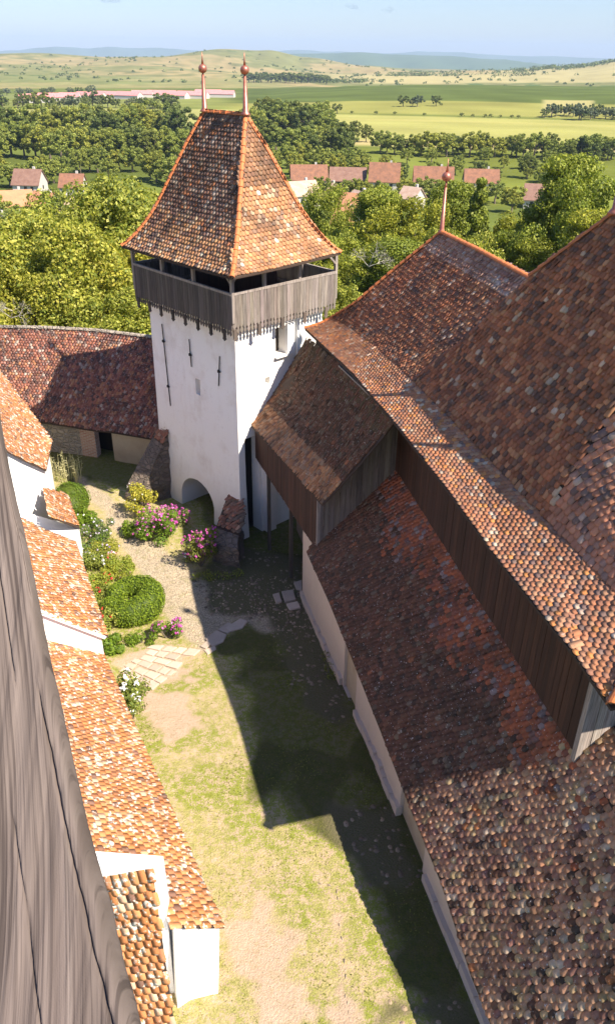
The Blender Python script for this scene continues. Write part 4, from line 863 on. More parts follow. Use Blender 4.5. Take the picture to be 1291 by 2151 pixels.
# ------------------------------------------------------------------ the big weathered timber beside the camera
def build_timber():
    edge = [(-40, 560), (-5, 760), (2, 880), (20, 980), (42, 1080), (62, 1160), (84, 1270), (104, 1370), (128, 1480), (165, 1640), (200, 1780), (235, 1900), (264, 2030), (300, 2160), (340, 2330)]
    ys = np.linspace(560, 2330, 230); ex = np.interp(ys, [e[1] for e in edge], [e[0] for e in edge])
    K_ = 150; V = []; nr = len(ys)
    CR = [(.905, .008, 1420, 2330), (.80, .005, 900, 1500), (.70, .005, 1650, 2330), (.955, .004, 760, 1300), (.50, .006, 1100, 1900)]
    def dep(y): return 1.25 - .55 * (y - 560) / 1770
    lf = lambda y: np.interp(y, [560, 2330], [-200, -430])
    top = None; Gf = []
    for j, y in enumerate(ys):
        row = []
        for k in range(K_):
            f = k / (K_ - 1); x = lf(y) + (ex[j] - lf(y)) * f; dd = ray(x, y) / FPX; d0 = dep(y) * (1 + .25 * (1 - f) * 0)
            # rounded arris near the edge: recede
            back = .035 * max(0, (f - .93) / .07) ** 2
            p = CAM + dd * (d0 + back)
            s = y * .0011 ; gx = f * (ex[j] - lf(y)) * .01
            g = mnoise.noise(Vector((gx * 3.0, s * .8, 0))) * .004 + mnoise.noise(Vector((gx * 11.0, s * 1.6, 3))) * .0018
            for cf, cw, y0, y1 in CR:
                if y0 < y < y1:
                    cc_ = cf + .006 * mnoise.noise(Vector((y * .003, cf * 30, 2))); e_ = min(1, (y - y0) / 90, (y1 - y) / 90); q_ = abs(f - cc_) / (cw * max(e_, .05))
                    if q_ < 1: g -= .010 * (1 - q_) * e_
            row.append(p - Fv * g)
        Gf.append(row)
    Gf = np.array(Gf); rd_ = np.array([ray(ex[j], y) / np.linalg.norm(ray(ex[j], y)) for j, y in enumerate(ys)]); back = Gf[:, -1] + rd_ * .15 - Rv * .05
    mid = Gf[:, -1] + rd_ * .05 - Rv * .012
    G = np.concatenate([Gf, mid[:, None], back[:, None], (Gf[:, 0] + Fv * .16)[:, None]], 1)
    c = G.reshape(-1, 3).mean(0); ax = Gf[0].mean(0) - Gf[-1].mean(0); ax /= np.linalg.norm(ax); x = np.cross(ax, Fv); x /= np.linalg.norm(x); y_ = np.cross(ax, x)
    Mx = Matrix(((x[0], y_[0], ax[0], c[0]), (x[1], y_[1], ax[1], c[1]), (x[2], y_[2], ax[2], c[2]), (0, 0, 0, 1))); R_ = np.stack([x, y_, ax], 1)
    loc = (G.reshape(-1, 3) - c) @ R_; mb = MB(); mb.grid(loc.reshape(G.shape)); 
    m = NT('silver_oak'); n1 = m.noise(1, 6, .6, m.coord((46, 3, .7)), .12); n2 = m.noise(1, 4, .6, m.coord((260, 8, 2)), .08); n3 = m.noise(1, 4, .6, m.coord((12, 2, .8)), .2); n4 = m.noise(60, 4, .7)
    cc = m.mix(m.ramp(n1, [(.30, 0), (.68, 1)]), (.07, .052, .043), (.165, .130, .112)); cc = m.mix(m.math('MULTIPLY', m.ramp(n2, [(.50, 0), (.60, 1)]), .65), cc, (.03, .021, .018)); cc = m.mix(m.math('MULTIPLY', m.ramp(n3, [(.45, 0), (.7, 1)]), .5), cc, (.19, .145, .125)); cc = m.mix(m.math('MULTIPLY', m.ramp(m.noise(1, 5, .6, m.coord((90, 4, 1.6)), .1), [(.60, 0), (.72, 1)]), .3), cc, (.30, .25, .215))
    m.col(cc); m.rough(.75); m.b.inputs['Specular IOR Level'].default_value = .3; m.bump(m.math('ADD', n1, n2), .6, .003)
    o = mb.build('weathered_timber', m.m, smooth=True)
    o.matrix_world = Mx; V = np.concatenate(mb.v); mn = V.mean(0)
    off = Vector((float(V[:, 0].mean()), float(V[:, 1].mean()), float(V[:, 2].min()))); o.matrix_world = Mx @ Matrix.Translation(off)
    tag(o, 'thick silver-grey weathered timber running down the left edge, very close', 'timber beam')
build_timber()

# ------------------------------------------------------------------ yard ground
GRAV = [(150, 985), (215, 1030), (262, 1065), (300, 1120), (345, 1150), (392, 1195), (470, 1225), (560, 1205), (640, 1240), (660, 1330), (560, 1330), (500, 1305), (425, 1372), (385, 1350), (338, 1270), (300, 1215), (255, 1150), (225, 1095), (170, 1030)]
COB = [[(520, 1150), (640, 1170), (660, 1290), (700, 1400), (745, 1500), (720, 1540), (640, 1480), (590, 1380), (560, 1300), (440, 1290), (400, 1200)], [(690, 1690), (830, 1690), (885, 1840), (840, 1880), (760, 1860), (700, 1760)], [(800, 2090), (980, 2100), (1000, 2150), (800, 2150)]]
DIRT = [[(470, 1960), (560, 1880), (590, 1930), (640, 1960), (620, 2020), (560, 2060), (490, 2050)], [(305, 1450), (400, 1460), (420, 1520), (350, 1560), (310, 1500)], [(250, 1390), (330, 1350), (430, 1360), (400, 1420), (300, 1450)], [(560, 2080), (640, 2060), (660, 2140), (560, 2151)], [(690, 1900), (720, 1900), (735, 2140), (700, 2140)], [(690, 1680), (750, 1690), (740, 1740), (690, 1720)]]
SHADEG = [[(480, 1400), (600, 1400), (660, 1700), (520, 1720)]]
def poly_w(poly, X, Y):
    inside = np.zeros(X.shape, bool); n = len(poly); dmin = np.full(X.shape, 1e9)
    for i in range(n):
        x0, y0 = poly[i]; x1, y1 = poly[(i + 1) % n]
        c = ((y0 > Y) != (y1 > Y)) & (X < (x1 - x0) * (Y - y0) / (y1 - y0 + 1e-12) + x0); inside ^= c
        t = np.clip(((X - x0) * (x1 - x0) + (Y - y0) * (y1 - y0)) / ((x1 - x0) ** 2 + (y1 - y0) ** 2 + 1e-9), 0, 1); d = np.hypot(X - x0 - t * (x1 - x0), Y - y0 - t * (y1 - y0)); dmin = np.minimum(dmin, d)
    return np.where(inside, dmin, -dmin)
def gpoly(p): return [tuple(gpg(*q)[:2]) for q in p]
PG, PC, PD = gpoly(GRAV), [gpoly(c) for c in COB], [gpoly(c) for c in DIRT]
def build_yard():
    xs = np.arange(-24, 8, .11); ys = np.arange(7, 44.5, .11); X, Y = np.meshgrid(xs, ys); x, y = X.ravel(), Y.ravel()
    nz = vnoise(x, y, 1.3); nf = vnoise(x, y, .35, 4); nb = vnoise(x, y, 4., 8)
    g = sstep((poly_w(PG, x, y) + nz * .35 + .12) / .35); c = np.max([sstep((poly_w(p, x, y) + nz * .5 + .1) / .4) for p in PC], 0); d = np.max([sstep((poly_w(p, x, y) + nz * .6 + nf * .35 + .1) / .25) for p in PD], 0)
    Zt = GZ(x, y) + nz * .03 + nf * .012 + .02 * (1 - g) 
    lush = sstep((nb * .9 + nz * .5 + .05) / .4)
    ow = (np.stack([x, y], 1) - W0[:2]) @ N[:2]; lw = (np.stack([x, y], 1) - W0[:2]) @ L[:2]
    damp = sstep((ow + np.where(lw < -14, 2.0, 4.2 - 2.2 * sstep((-11 - lw) / 3)) + nz * .6 + nb * .5) / 1.0) * sstep((lw + 22) / 2); damp = np.maximum(damp, sstep((y - 35.4 + nz * .8 + (x + 9) * .35) / 1.5)); lush = lush + 2 * damp  # mask for ground darkened in colour to carry the church-side shade
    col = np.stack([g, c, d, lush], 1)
    P = np.stack([x, y, Zt], 1); J, K = X.shape; idx = np.arange(J * K).reshape(J, K); Q = np.stack([idx[:-1, :-1], idx[:-1, 1:], idx[1:, 1:], idx[1:, :-1]], -1).reshape(-1, 4)
    m = NT('yard_turf'); at = m.n('ShaderNodeAttribute', attribute_name='tint'); sp = m.n('ShaderNodeSeparateColor'); m.l(at.outputs['Color'], sp.inputs[0])
    fine = m.noise(22, 6, .7); mid = m.noise(2.4, 6, .75); big = m.noise(.35, 4, .6); vf = m.noise(70, 3, .7)
    al_ = m.math('MINIMUM', at.outputs['Alpha'], 1.0); shade_fac = m.math('MULTIPLY', m.math('SUBTRACT', at.outputs['Alpha'], 1.0), .5); shade_fac = m.ramp(shade_fac, [(.1, 0), (.6, 1)])
    lushv = m.math('ADD', m.math('MULTIPLY', al_, .35), m.math('MULTIPLY', mid, .9))
    grass = m.mix(m.ramp(lushv, [(.36, 0), (.66, 1)]), (.54, .44, .20), (.31, .33, .055))
    grass = m.mix(m.math('MULTIPLY', m.ramp(fine, [(.42, 0), (.62, 1)]), .65), grass, (.13, .15, .03))
    grass = m.mix(m.math('MULTIPLY', m.ramp(mid, [(.58, 0), (.68, 1)]), 0.0), grass, (.5, .4, .25))
    bare = m.mix(m.ramp(mid, [(.3, 0), (.7, 1)]), (.60, .44, .32), (.50, .36, .25))
    thr = m.ramp(m.math('ADD', m.math('MULTIPLY', fine, .5), m.math('MULTIPLY', m.noise(4.5, 6, .8), .7)), [(.585, 0), (.66, 1)])
    grass = m.mix(m.math('MULTIPLY', thr, .85), grass, bare)
    shade_moss = m.mix(m.ramp(mid, [(.35, 0), (.65, 1)]), (.075, .088, .022), (.12, .105, .04)); shade_moss = m.mix(m.math('MULTIPLY', m.ramp(fine, [(.45, 0), (.6, 1)]), .6), shade_moss, (.04, .05, .018))  # mossy grass tone, darkened so that shade is painted in
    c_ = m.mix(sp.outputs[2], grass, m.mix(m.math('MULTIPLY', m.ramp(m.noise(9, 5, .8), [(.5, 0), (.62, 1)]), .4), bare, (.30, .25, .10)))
    c_ = m.mix(m.math('MULTIPLY', shade_fac, .9), c_, shade_moss)
    v = m.n('ShaderNodeTexVoronoi'); v.inputs['Scale'].default_value = 17; m.l(m.coord(), v.inputs[0])
    gravel = m.mix(v.outputs['Color'], (.52, .41, .28), (.62, .50, .36)); gravel = m.mix(m.ramp(v.outputs['Distance'], [(.3, 0), (.7, 1)]), gravel, (.33, .27, .19))
    gravel = m.mix(m.math('MULTIPLY', m.ramp(mid, [(.5, 0), (.65, 1)]), .5), gravel, (.26, .25, .10))
    c_ = m.mix(sp.outputs[0], c_, gravel)
    cobble = m.mix(m.ramp(fine, [(.35, 0), (.65, 1)]), (.17, .14, .09), (.12, .12, .045)); c_ = m.mix(sp.outputs[1], c_, cobble)
    m.col(c_); m.rough(.98); m.b.inputs['Specular IOR Level'].default_value = .1; m.bump(m.math('ADD', fine, m.math('ADD', vf, m.math('MULTIPLY', v.outputs['Distance'], -.6))), .8, .05)
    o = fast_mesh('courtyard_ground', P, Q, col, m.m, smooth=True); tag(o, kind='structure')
    return
build_yard()
def blob_verts(c, rx, ry, rz, r, nu=7, nv=4, ang=0):
    vs = []; 
    for j in range(nv + 1):
        th = math.pi / 2 * j / nv
        for i in range(nu):
            ph = 2 * math.pi * i / nu; k = r.uniform(.85, 1.1); a, b = rx * math.sin(th + .12) * math.cos(ph) * k, ry * math.sin(th + .12) * math.sin(ph) * k
            vs.append((c[0] + a * math.cos(ang) - b * math.sin(ang), c[1] + a * math.sin(ang) + b * math.cos(ang), c[2] + rz * math.cos(th)))
    fs = [tuple(range(nu))[::-1]] if False else []
    fs += [(j * nu + i, (j + 1) * nu + i, (j + 1) * nu + (i + 1) % nu, j * nu + (i + 1) % nu) for j in range(nv) for i in range(nu)]
    return vs, fs
def scatter_stones():
    r = np.random.default_rng(9); rr = random.Random(9); mb = MB()
    def inp(polys, n):
        out = []; 
        for p in polys:
            xs = [q[0] for q in p]; ys = [q[1] for q in p]; area = (max(xs) - min(xs)) * (max(ys) - min(ys)); k = int(area * n)
            x = r.uniform(min(xs), max(xs), k); y = r.uniform(min(ys), max(ys), k); w_ = poly_w(p, x, y) > -.1; out += list(zip(x[w_], y[w_]))
        return out
    for pts, s0, s1 in ((inp(PC, 22), .03, .08), (inp([PG], 14), .02, .05), ([(a, b) for a, b in zip(r.uniform(-3, 3, 90), r.uniform(10, 27, 90))], .015, .04)):
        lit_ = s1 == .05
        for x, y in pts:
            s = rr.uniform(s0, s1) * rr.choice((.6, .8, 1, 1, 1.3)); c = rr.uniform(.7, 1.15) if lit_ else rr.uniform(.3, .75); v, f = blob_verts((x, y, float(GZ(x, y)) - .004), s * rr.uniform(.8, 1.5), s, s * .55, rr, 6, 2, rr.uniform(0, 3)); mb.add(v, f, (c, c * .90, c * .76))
    o = mb.build('cobbles', M['pebble'], smooth=True); tag(o, 'scattered cobbles and pebbles set in the courtyard ground', 'cobbles', kind='stuff')
    # big slabs: each a thing
    slabs = [([(430, 1345), (455, 1325), (478, 1335), (470, 1352), (445, 1362)], 0), ([(455, 1325), (480, 1308), (500, 1318), (478, 1333)], 0), ([(470, 1322), (505, 1300), (522, 1306), (510, 1322), (480, 1330)], 0), ([(420, 1360), (443, 1340), (452, 1350), (432, 1366)], 0), ([(428, 1368), (452, 1358), (455, 1366), (436, 1378)], 0),
             ([(572, 1250), (586, 1246), (592, 1266), (580, 1270)], 1), ([(590, 1244), (616, 1240), (622, 1262), (598, 1268)], 1), ([(600, 1270), (625, 1264), (632, 1278), (608, 1284)], 1), ([(616, 1226), (634, 1220), (634, 1242), (622, 1240)], 1)]
    QT = [np.array(q, float) for q in ((318, 1356), (424, 1366), (318, 1452), (248, 1412))]
    def bl(u, v): return lerp(lerp(QT[0], QT[1], u), lerp(QT[3], QT[2], u), v)
    for i in range(6):
        v0, v1 = i / 6, (i + 1) / 6; u = rr.uniform(-.05, .1)
        while u < .98:
            du = rr.uniform(.16, .34); u1 = min(u + du, 1.03); j_ = lambda: rr.uniform(-1.6, 1.6)
            q = [bl(max(u, 0) + .012, v0 + .01), bl(u1 - .012, v0 + .01), bl(u1 - .012, v1 - .012), bl(max(u, 0) + .012, v1 - .012)]
            if u1 - u > .08 and rr.random() < .93: slabs.append(([(p_[0] + j_(), p_[1] + j_()) for p_ in q], 2))
            u = u1
    labs = ['flat grey stone slab in the shaded curved row by the shadow edge', 'sandstone slab at the foot of the church aisle corner', 'pale sunlit paving slab of the small terrace by the roses']
    grp = ['slabs in the curved row', 'slabs by the aisle corner', 'slabs of the sunlit terrace']
    for pl, k in slabs:
        P = np.array([gpg(*q) for q in pl]); c = P.mean(0); P = c + (P - c) * .93; mb = MB(); t = rr.uniform(.02, .05); b = P.copy(); b[:, 2] -= .05; P2 = P.copy(); P2[:, 2] += t + .03; P3 = c + (P - c) * .9; P3[:, 2] += t + .045
        n = len(P); vs = list(b) + list(P2) + list(P3); fs = [(i, (i + 1) % n, n + (i + 1) % n, n + i) for i in range(n)] + [(n + i, n + (i + 1) % n, 2 * n + (i + 1) % n, 2 * n + i) for i in range(n)] + [tuple(2 * n + i for i in range(n))]
        # make winding point up
        if np.cross(P[1] - P[0], P[2] - P[1])[2] < 0: fs = [f[::-1] for f in fs]
        q = rr.uniform(.8, 1.1); mb.add(vs, fs, (q, q * .97, q * .94)); o = mb.build('paving_slab', M['slab']); tag(o, labs[k], 'paving slab', grp[k])
scatter_stones()
def grass_tufts():
    r = np.random.default_rng(12); n = 60000; x = r.uniform(-12, 3.4, n); y = r.uniform(9, 41, n)
    nz = vnoise(x, y, 1.6, 2); g = poly_w(PG, x, y); c = np.max([poly_w(p, x, y) for p in PC], 0); d = np.max([poly_w(p, x, y) for p in PD], 0)
    wl = ((np.stack([x, y], 1) - W0[:2]) @ N[:2])
    k = (g < -.05) & (d < -.1) & ((c < 0) | (r.random(n) < .15)) & (wl < -.05) & (nz + r.normal(0, .25, n) > -.05)
    x, y, nz = x[k], y[k], nz[k]; n = len(x); z = GZ(x, y) - .01; h = r.uniform(.02, .055, n) * (1 + np.clip(nz, 0, 1)) ; a = r.uniform(0, 6.28, n); w_ = r.uniform(.012, .03, n)
    dx, dy = np.cos(a) * w_, np.sin(a) * w_; lx, ly = r.normal(0, .03, n), r.normal(0, .03, n)
    V = np.stack([np.stack([x - dx, y - dy, z], 1), np.stack([x + dx, y + dy, z], 1), np.stack([x + dx * .3 + lx, y + dy * .3 + ly, z + h], 1), np.stack([x - dx * .3 + lx, y - dy * .3 + ly, z + h], 1)], 1).reshape(-1, 3)
    t = r.random(n)[:, None]; c = np.array([.18, .22, .04]) * (1 - t) + np.array([.30, .29, .09]) * t; C = np.repeat(np.concatenate([c, np.ones((n, 1))], 1), 4, 0)
    o = fast_mesh('grass', V, np.arange(4 * n).reshape(n, 4), C, M['leaf']); tag(o, 'short yellow-green grass on the courtyard ground', 'grass', kind='stuff')
grass_tufts()

def edging():
    rr = random.Random(4); mb = MB(); P = [(640, 1862), (672, 1858), (706, 1862), (712, 1920), (716, 1985), (724, 2050), (730, 2110), (736, 2160)]
    pts = [gpg(*p) for p in P]
    for a, b in zip(pts[:-1], pts[1:]):
        n = max(2, int(np.linalg.norm(b - a) / .16))
        for i in range(n):
            if rr.random() < .35: continue
            c = lerp(a, b, i / n) + np.array([rr.gauss(0, .02), rr.gauss(0, .02), .0]); c[2] = float(GZ(c[0], c[1])) + .01; d = b - a; v, f = blob_verts(c, .075, .022, .035, rr, 6, 2, math.atan2(d[1], d[0]) + rr.gauss(0, .15)); q = rr.uniform(.5, 1.1); mb.add(v, f, (q, q * .96, q * .9))
    o = mb.build('stone_edging', M['pebble'], smooth=True); tag(o, 'broken line of small edging stones across the sunlit grass', 'edging', kind='stuff')
edging()

# ------------------------------------------------------------------ foliage
def leaves(centers, radii, n_per, size, r, pal, flat=.8, inner=.25, up=.0):
    """leaf quads spread through lumpy clumps; returns V, quads, cols"""
    C = np.repeat(np.asarray(centers, float), n_per, 0); R_ = np.repeat(np.asarray(radii, float), n_per, 0); n = len(C)
    d = r.normal(size=(n, 3)); d /= np.linalg.norm(d, axis=1)[:, None]; rad = (1 - inner * r.random(n) ** 1.5)[:, None]
    P = C + d * rad * R_ if R_.ndim == 2 else C + d * rad * R_[:, None] * np.array([1, 1, flat])
    nrm = d + r.normal(0, .55, (n, 3)) + np.array([0, 0, up]); nrm /= np.linalg.norm(nrm, axis=1)[:, None]
    t = np.cross(nrm, r.normal(size=(n, 3))); t /= np.linalg.norm(t, axis=1)[:, None]; b = np.cross(nrm, t); s = size * r.uniform(.6, 1.3, n)[:, None]
    V = np.stack([P - t * s * .5, P - b * s * .32 + nrm * s * .06, P + t * s * .55, P + b * s * .32 + nrm * s * .06], 1).reshape(-1, 3)
    c = pick(r, n, pal); Cc = np.repeat(np.concatenate([c, np.ones((n, 1))], 1), 4, 0)
    return V, np.arange(4 * n).reshape(n, 4), Cc
PL_WALNUT = [((.32, .33, .045), 4), ((.44, .43, .07), 3), ((.18, .22, .035), 3), ((.52, .50, .12), 1)]
PL_DARK = [((.14, .175, .04), 4), ((.20, .235, .05), 3), ((.09, .12, .03), 2)]
PL_MID = [((.26, .29, .05), 4), ((.36, .38, .07), 2), ((.16, .20, .04), 3)]
PL_PINE = [((.26, .30, .04), 4), ((.38, .40, .06), 3), ((.14, .17, .03), 2)]
PL_BOX = [((.15, .24, .02), 4), ((.20, .30, .03), 3), ((.09, .16, .02), 2)]
PL_GREY = [((.16, .19, .10), 3), ((.20, .23, .13), 2), ((.12, .15, .08), 2)]
def crown_clumps(r, H, R, n, kind):
    C = []; S = []
    for i in range(n):
        if kind == 'pine':
            t = r.random() ** .8; z = H * (.35 + .62 * t); rr_ = R * (1.0 - .75 * ((z / H - .35) / .65)) * r.uniform(.35, 1.0); a = r.uniform(0, 6.28); C.append((math.cos(a) * rr_, math.sin(a) * rr_, z)); S.append(R * r.uniform(.13, .24))
        elif kind == 'cone':
            t = r.random(); z = H * (.08 + .9 * t); rr_ = R * (1 - t) * r.uniform(.5, 1.0); a = r.uniform(0, 6.28); C.append((math.cos(a) * rr_, math.sin(a) * rr_, z)); S.append(R * r.uniform(.15, .28) * (1.1 - .6 * t))
        else:
            d = r.normal(size=3); d /= np.linalg.norm(d); 
            if d[2] < -.8: d[2] *= -.5
            k = r.uniform(.62, 1.0) if r.random() < .8 else r.uniform(.2, .6); p = d * np.array([R, R, H * .42]) * k; C.append((p[0], p[1], H * .53 + p[2])); S.append(R * r.uniform(.09, .22))
    return np.array(C), np.array(S)
def make_tree_meshes(key, H, R, n, per, leaf, kind, pal, seed, mat='leaf', limbs=6):
    r = np.random.default_rng(seed); C, S = crown_clumps(r, H, R, n, kind)
    V, Q, Cc = leaves(C, S, per, leaf, r, pal, flat=.55 if kind == 'pine' else .8, inner=.5)
    o = fast_mesh('crown', V, Q, Cc, M[mat]); cm = o.data; bpy.data.objects.remove(o)
    mb = MB(); top = H * .8 if kind in ('pine', 'cone') else H * .5
    pts = [np.array([0, 0, -1.0]), np.array([.1, 0, H * .2]), np.array([-.1, .15, H * .38]), np.array([0, .1, top])]; rd = R * .06
    mb.tube(pts, [rd * 1.4, rd, rd * .8, rd * .3], 8)
    idx = r.choice(len(C), min(limbs, len(C)), replace=False)
    for i in idx: c = C[i]; b = pts[2] * (1 if c[2] < top else 1); s = np.array([0, 0, H * r.uniform(.22, .5)]); m_ = (s + c) / 2 + r.normal(0, .3, 3); mb.tube([s, m_, c], [rd * .5, rd * .3, rd * .1], 6)
    t = mb.build('trunk', M['bark']); tm = t.data; tl = t.location.copy(); bpy.data.objects.remove(t)
    # trunk mesh was recentred: shift back
    tm.transform(Matrix.Translation(tl)); return cm, tm, H, R
TM = {}
def tmesh(key, *a, **k): TM[key] = make_tree_meshes(key, *a, **k)
tmesh('walnut', 15, 6.5, 190, 430, .23, 'round', PL_WALNUT, 101, limbs=14)
tmesh('walnut2', 14, 6.0, 175, 430, .22, 'round', PL_WALNUT, 102, limbs=14)
tmesh('pine', 16, 5.0, 190, 330, .20, 'pine', PL_PINE, 103, limbs=20)
tmesh('pine2', 15, 5.6, 180, 340, .20, 'round', PL_PINE, 104, limbs=20)
tmesh('spruce', 14, 3.2, 120, 220, .24, 'cone', PL_PINE, 105)
tmesh('oak', 12, 5.2, 75, 130, .5, 'round', PL_MID, 106, mat='leaf_far')
tmesh('oakd', 13, 5.0, 75, 130, .5, 'round', PL_DARK, 107, mat='leaf_far')
tmesh('bushy', 8, 4.6, 55, 110, .42, 'round', PL_MID, 108, mat='leaf_far')
tmesh('far', 12, 6.0, 40, 70, 1.0, 'round', PL_DARK, 109, mat='leaf_far', limbs=3)
tmesh('farg', 11, 7.0, 40, 70, 1.0, 'round', PL_GREY, 110, mat='leaf_far', limbs=3)
tmesh('shrub', 4, 2.6, 20, 60, .5, 'round', PL_DARK, 111, mat='leaf_far', limbs=3)
rt = random.Random(77)
def tree(kind, x, y, z, s, label, group=None, name='tree', sz=None, cat='tree'):
    cm, tm, H, R = TM[kind]; e = empty(name, (x, y, z), label, cat, group); e.rotation_euler.z = rt.uniform(0, 6.28); e.scale = (s, s, sz or s)
    for nm, me in (('crown', cm), ('trunk', tm)): o = bpy.data.objects.new(nm, me); COL.objects.link(o); o.parent = e
    return e
def tree_top(kind, px, ytop, D, label, group=None, s=None, name='tree', cat='tree'):
    """a tree standing at distance D whose top reaches the pixel"""
    P = dist(px, ytop, D); g = float(TZ(P[0], P[1])); h = P[2] - g; k = h / TM[kind][2]; return tree(kind, P[0], P[1], g, s or k, label, group, name, sz=k, cat=cat)
# near trees outside the wall
near = [('walnut', 205, 338, 66, 'tallest broad walnut tree left of the tower roof', 1.25), ('walnut2', 55, 430, 60, 'walnut tree at the left edge above the ring wall', 1.1), ('walnut', 305, 385, 70, 'walnut tree just left of the tower eave', 1.15),
        ('walnut2', 120, 425, 56, 'bright walnut tree above the ring wall roof', 1.0), ('walnut', 265, 470, 57, 'walnut crown close behind the tower gallery', .95), ('walnut2', -60, 400, 62, 'walnut tree cut by the left border', 1.2), ('walnut2', 15, 520, 53, 'low walnut crown with a bare branch at far left', .8), ('walnut', 200, 560, 52, 'low walnut crown directly over the ring wall ridge', .75), ('walnut', 350, 560, 53, 'walnut crown partly hidden behind the tower', .8),
        ('pine2', 672, 366, 95, 'layered pine right beside the tower roof edge', 1.0), ('pine', 800, 392, 88, 'pine behind the church ridge, left of the copper spire', 1.15), ('pine2', 868, 400, 84, 'broad pine just left of the copper spire', 1.15), ('spruce', 1012, 372, 88, 'dark spruce right of the copper spire', 1.4),
        ('pine', 950, 378, 96, 'pine standing behind the copper spire', 1.1), ('pine2', 740, 478, 70, 'pine crown between tower eave and church hip', .95), ('pine', 830, 500, 66, 'low pine touching the church hip line', .95), ('pine2', 1100, 425, 92, 'pine above the dip in the church roof', 1.1), ('pine', 1165, 440, 84, 'dark pine right of the roof dip', 1.1),
        ('pine', 1215, 322, 84, 'tall pine near the right border', 1.3), ('pine2', 1275, 340, 78, 'broad pine cut by the right border', 1.2), ('walnut2', 705, 585, 56, 'light green bush tree below the gallery corner', .55), ('pine2', 1050, 470, 76, 'pine crown right over the church ridge', .95), ('walnut2', 960, 455, 72, 'bright leafy tree under the copper spire', .8), ('pine', 1260, 440, 70, 'pine behind the nave hip at the right border', 1.0), ('walnut', 745, 610, 60, 'dark undergrowth tree behind the church hip', .6), ('pine2', 690, 520, 68, 'pine close behind the gallery corner post', .8),('pine', 1130, 500, 74, 'low pine filling the roof dip', .8)]
for kd, px, yt, D, lb, s in near: tree_top(kd, px, yt, D, lb, s=s, name='pine_tree' if kd.startswith('pine') else 'spruce_tree' if kd == 'spruce' else 'walnut_tree')
def branches(px, py, D, label, seed, s=1.0):
    r = np.random.default_rng(seed); c = dist(px, py, D); mb = MB()
    def br(p, d, l_, w_, dep):
        q = p + d * l_ + r.normal(0, .08, 3) * l_; mb.tube([p, (p + q) / 2 + r.normal(0, .05, 3) * l_, q], [w_, w_ * .8, w_ * .55], 5)
        if dep:
            for _ in range(3): dd = d + r.normal(0, .55, 3); dd /= np.linalg.norm(dd); br(q, dd, l_ * .72, w_ * .55, dep - 1)
    for d in ((.3, -.4, .9), (-.5, -.5, .7), (.8, -.3, .2)): br(c, np.array(d), 1.0 * s, .05 * s, 4)
    o = mb.build('bare_branch', M['bark_pale']); tag(o, label, 'branch')
branches(25, 668, 47.5, 'bare grey twigs rising over the ring wall at far left', 3, .55); branches(775, 560, 58, 'pale dead branches among the pines behind the church hip', 4, .7)

# tree belts: (count, x range, D range or (ytop) line, kinds)
def belt(items, kinds, label, group, name='tree'):
    for px, yt, D in items: tree_top(rt.choice(kinds), px, yt, D, label, group, s=None, name=name)
ORD = ['first', 'second', 'third', 'fourth', 'fifth', 'sixth', 'seventh', 'eighth', 'ninth', 'tenth', '11th', '12th', '13th', '14th', '15th', '16th', '17th', '18th', '19th', '20th', '21st', '22nd', '23rd', '24th', '25th', '26th', '27th', '28th', '29th', '30th', '31st', '32nd', '33rd', '34th']
def spread(n, x0, x1, D0, D1, h0, h1, kinds, base_label, group, name='tree', sx=1.0):
    for i in range(n):
        label = '%s, %s from the left' % (base_label, ORD[i])
        px = x0 + (x1 - x0) * (i + rt.uniform(.1, .9)) / n; D = rt.uniform(D0, D1); P = dist(px, 300, D); g = float(TZ(P[0], P[1])); kd = rt.choice(kinds); h = rt.uniform(h0, h1); s = h / TM[kd][2]; tree(kd, P[0], P[1], g, s * sx * rt.uniform(.9, 1.2), label, group, name, sz=s)
spread(24, -60, 390, 470, 540, 17, 23, ['oakd', 'oak'], 'tall dark tree, back row of the left wood', 'trees of the left wood, back row')
spread(24, -60, 400, 395, 455, 13, 18, ['oak', 'oakd', 'oak'], 'green leafy tree, middle row of the left wood', 'trees of the left wood, middle')
spread(18, -60, 390, 335, 385, 8, 13, ['oak', 'bushy'], 'light green tree, front row of the left wood', 'trees of the left wood, front')
spread(8, -40, 400, 200, 260, 8, 12, ['oak', 'bushy'], 'garden tree among the left houses', 'garden trees at left')
spread(14, 520, 690, 500, 600, 18, 24, ['oakd', 'oak'], 'tall dark tree beside the tower spires', 'trees right of the tower roof, back')
spread(14, 530, 740, 420, 480, 13, 18, ['oak', 'oakd', 'bushy'], 'leafy tree right of the tower roof', 'trees right of the tower roof, middle')
spread(11, 560, 740, 370, 410, 8, 12, ['oak', 'bushy'], 'light green garden tree above the roofs', 'trees right of the tower roof, front')
_k = 0
for px, yt, D, kd in ((745, 250, 540, 'oakd'), (705, 246, 560, 'oakd'), (770, 258, 530, 'oakd'), (690, 262, 500, 'oak'), (930, 285, 470, 'oakd'), (968, 284, 470, 'oakd'), (1025, 304, 450, 'oak'), (1195, 298, 430, 'oakd'), (1250, 296, 440, 'oakd'), (1000, 330, 440, 'bushy'), (880, 318, 455, 'oak'), (1110, 350, 380, 'oak'), (1140, 352, 370, 'bushy'), (775, 340, 430, 'bushy'), (830, 325, 455, 'bushy')):
    _k += 1; tree_top(kd, px, yt, D, {'oakd': 'dark round tree by the pale meadow', 'oak': 'green tree by the pale meadow', 'bushy': 'small bushy tree on the green slope'}[kd] + (', below %s' % ['the crop hill left end', 'the wood edge', 'the lone pair', 'the wood corner', 'the middle of the meadow', 'the meadow centre', 'the meadow right of centre', 'the copse', 'the right border copse', 'the middle of the hedge', 'the hedge left part', 'the hedge right part', 'the hedge right end', 'the wood corner shrubs', 'the hedge start'][_k - 1]), 'single trees of the right meadow')
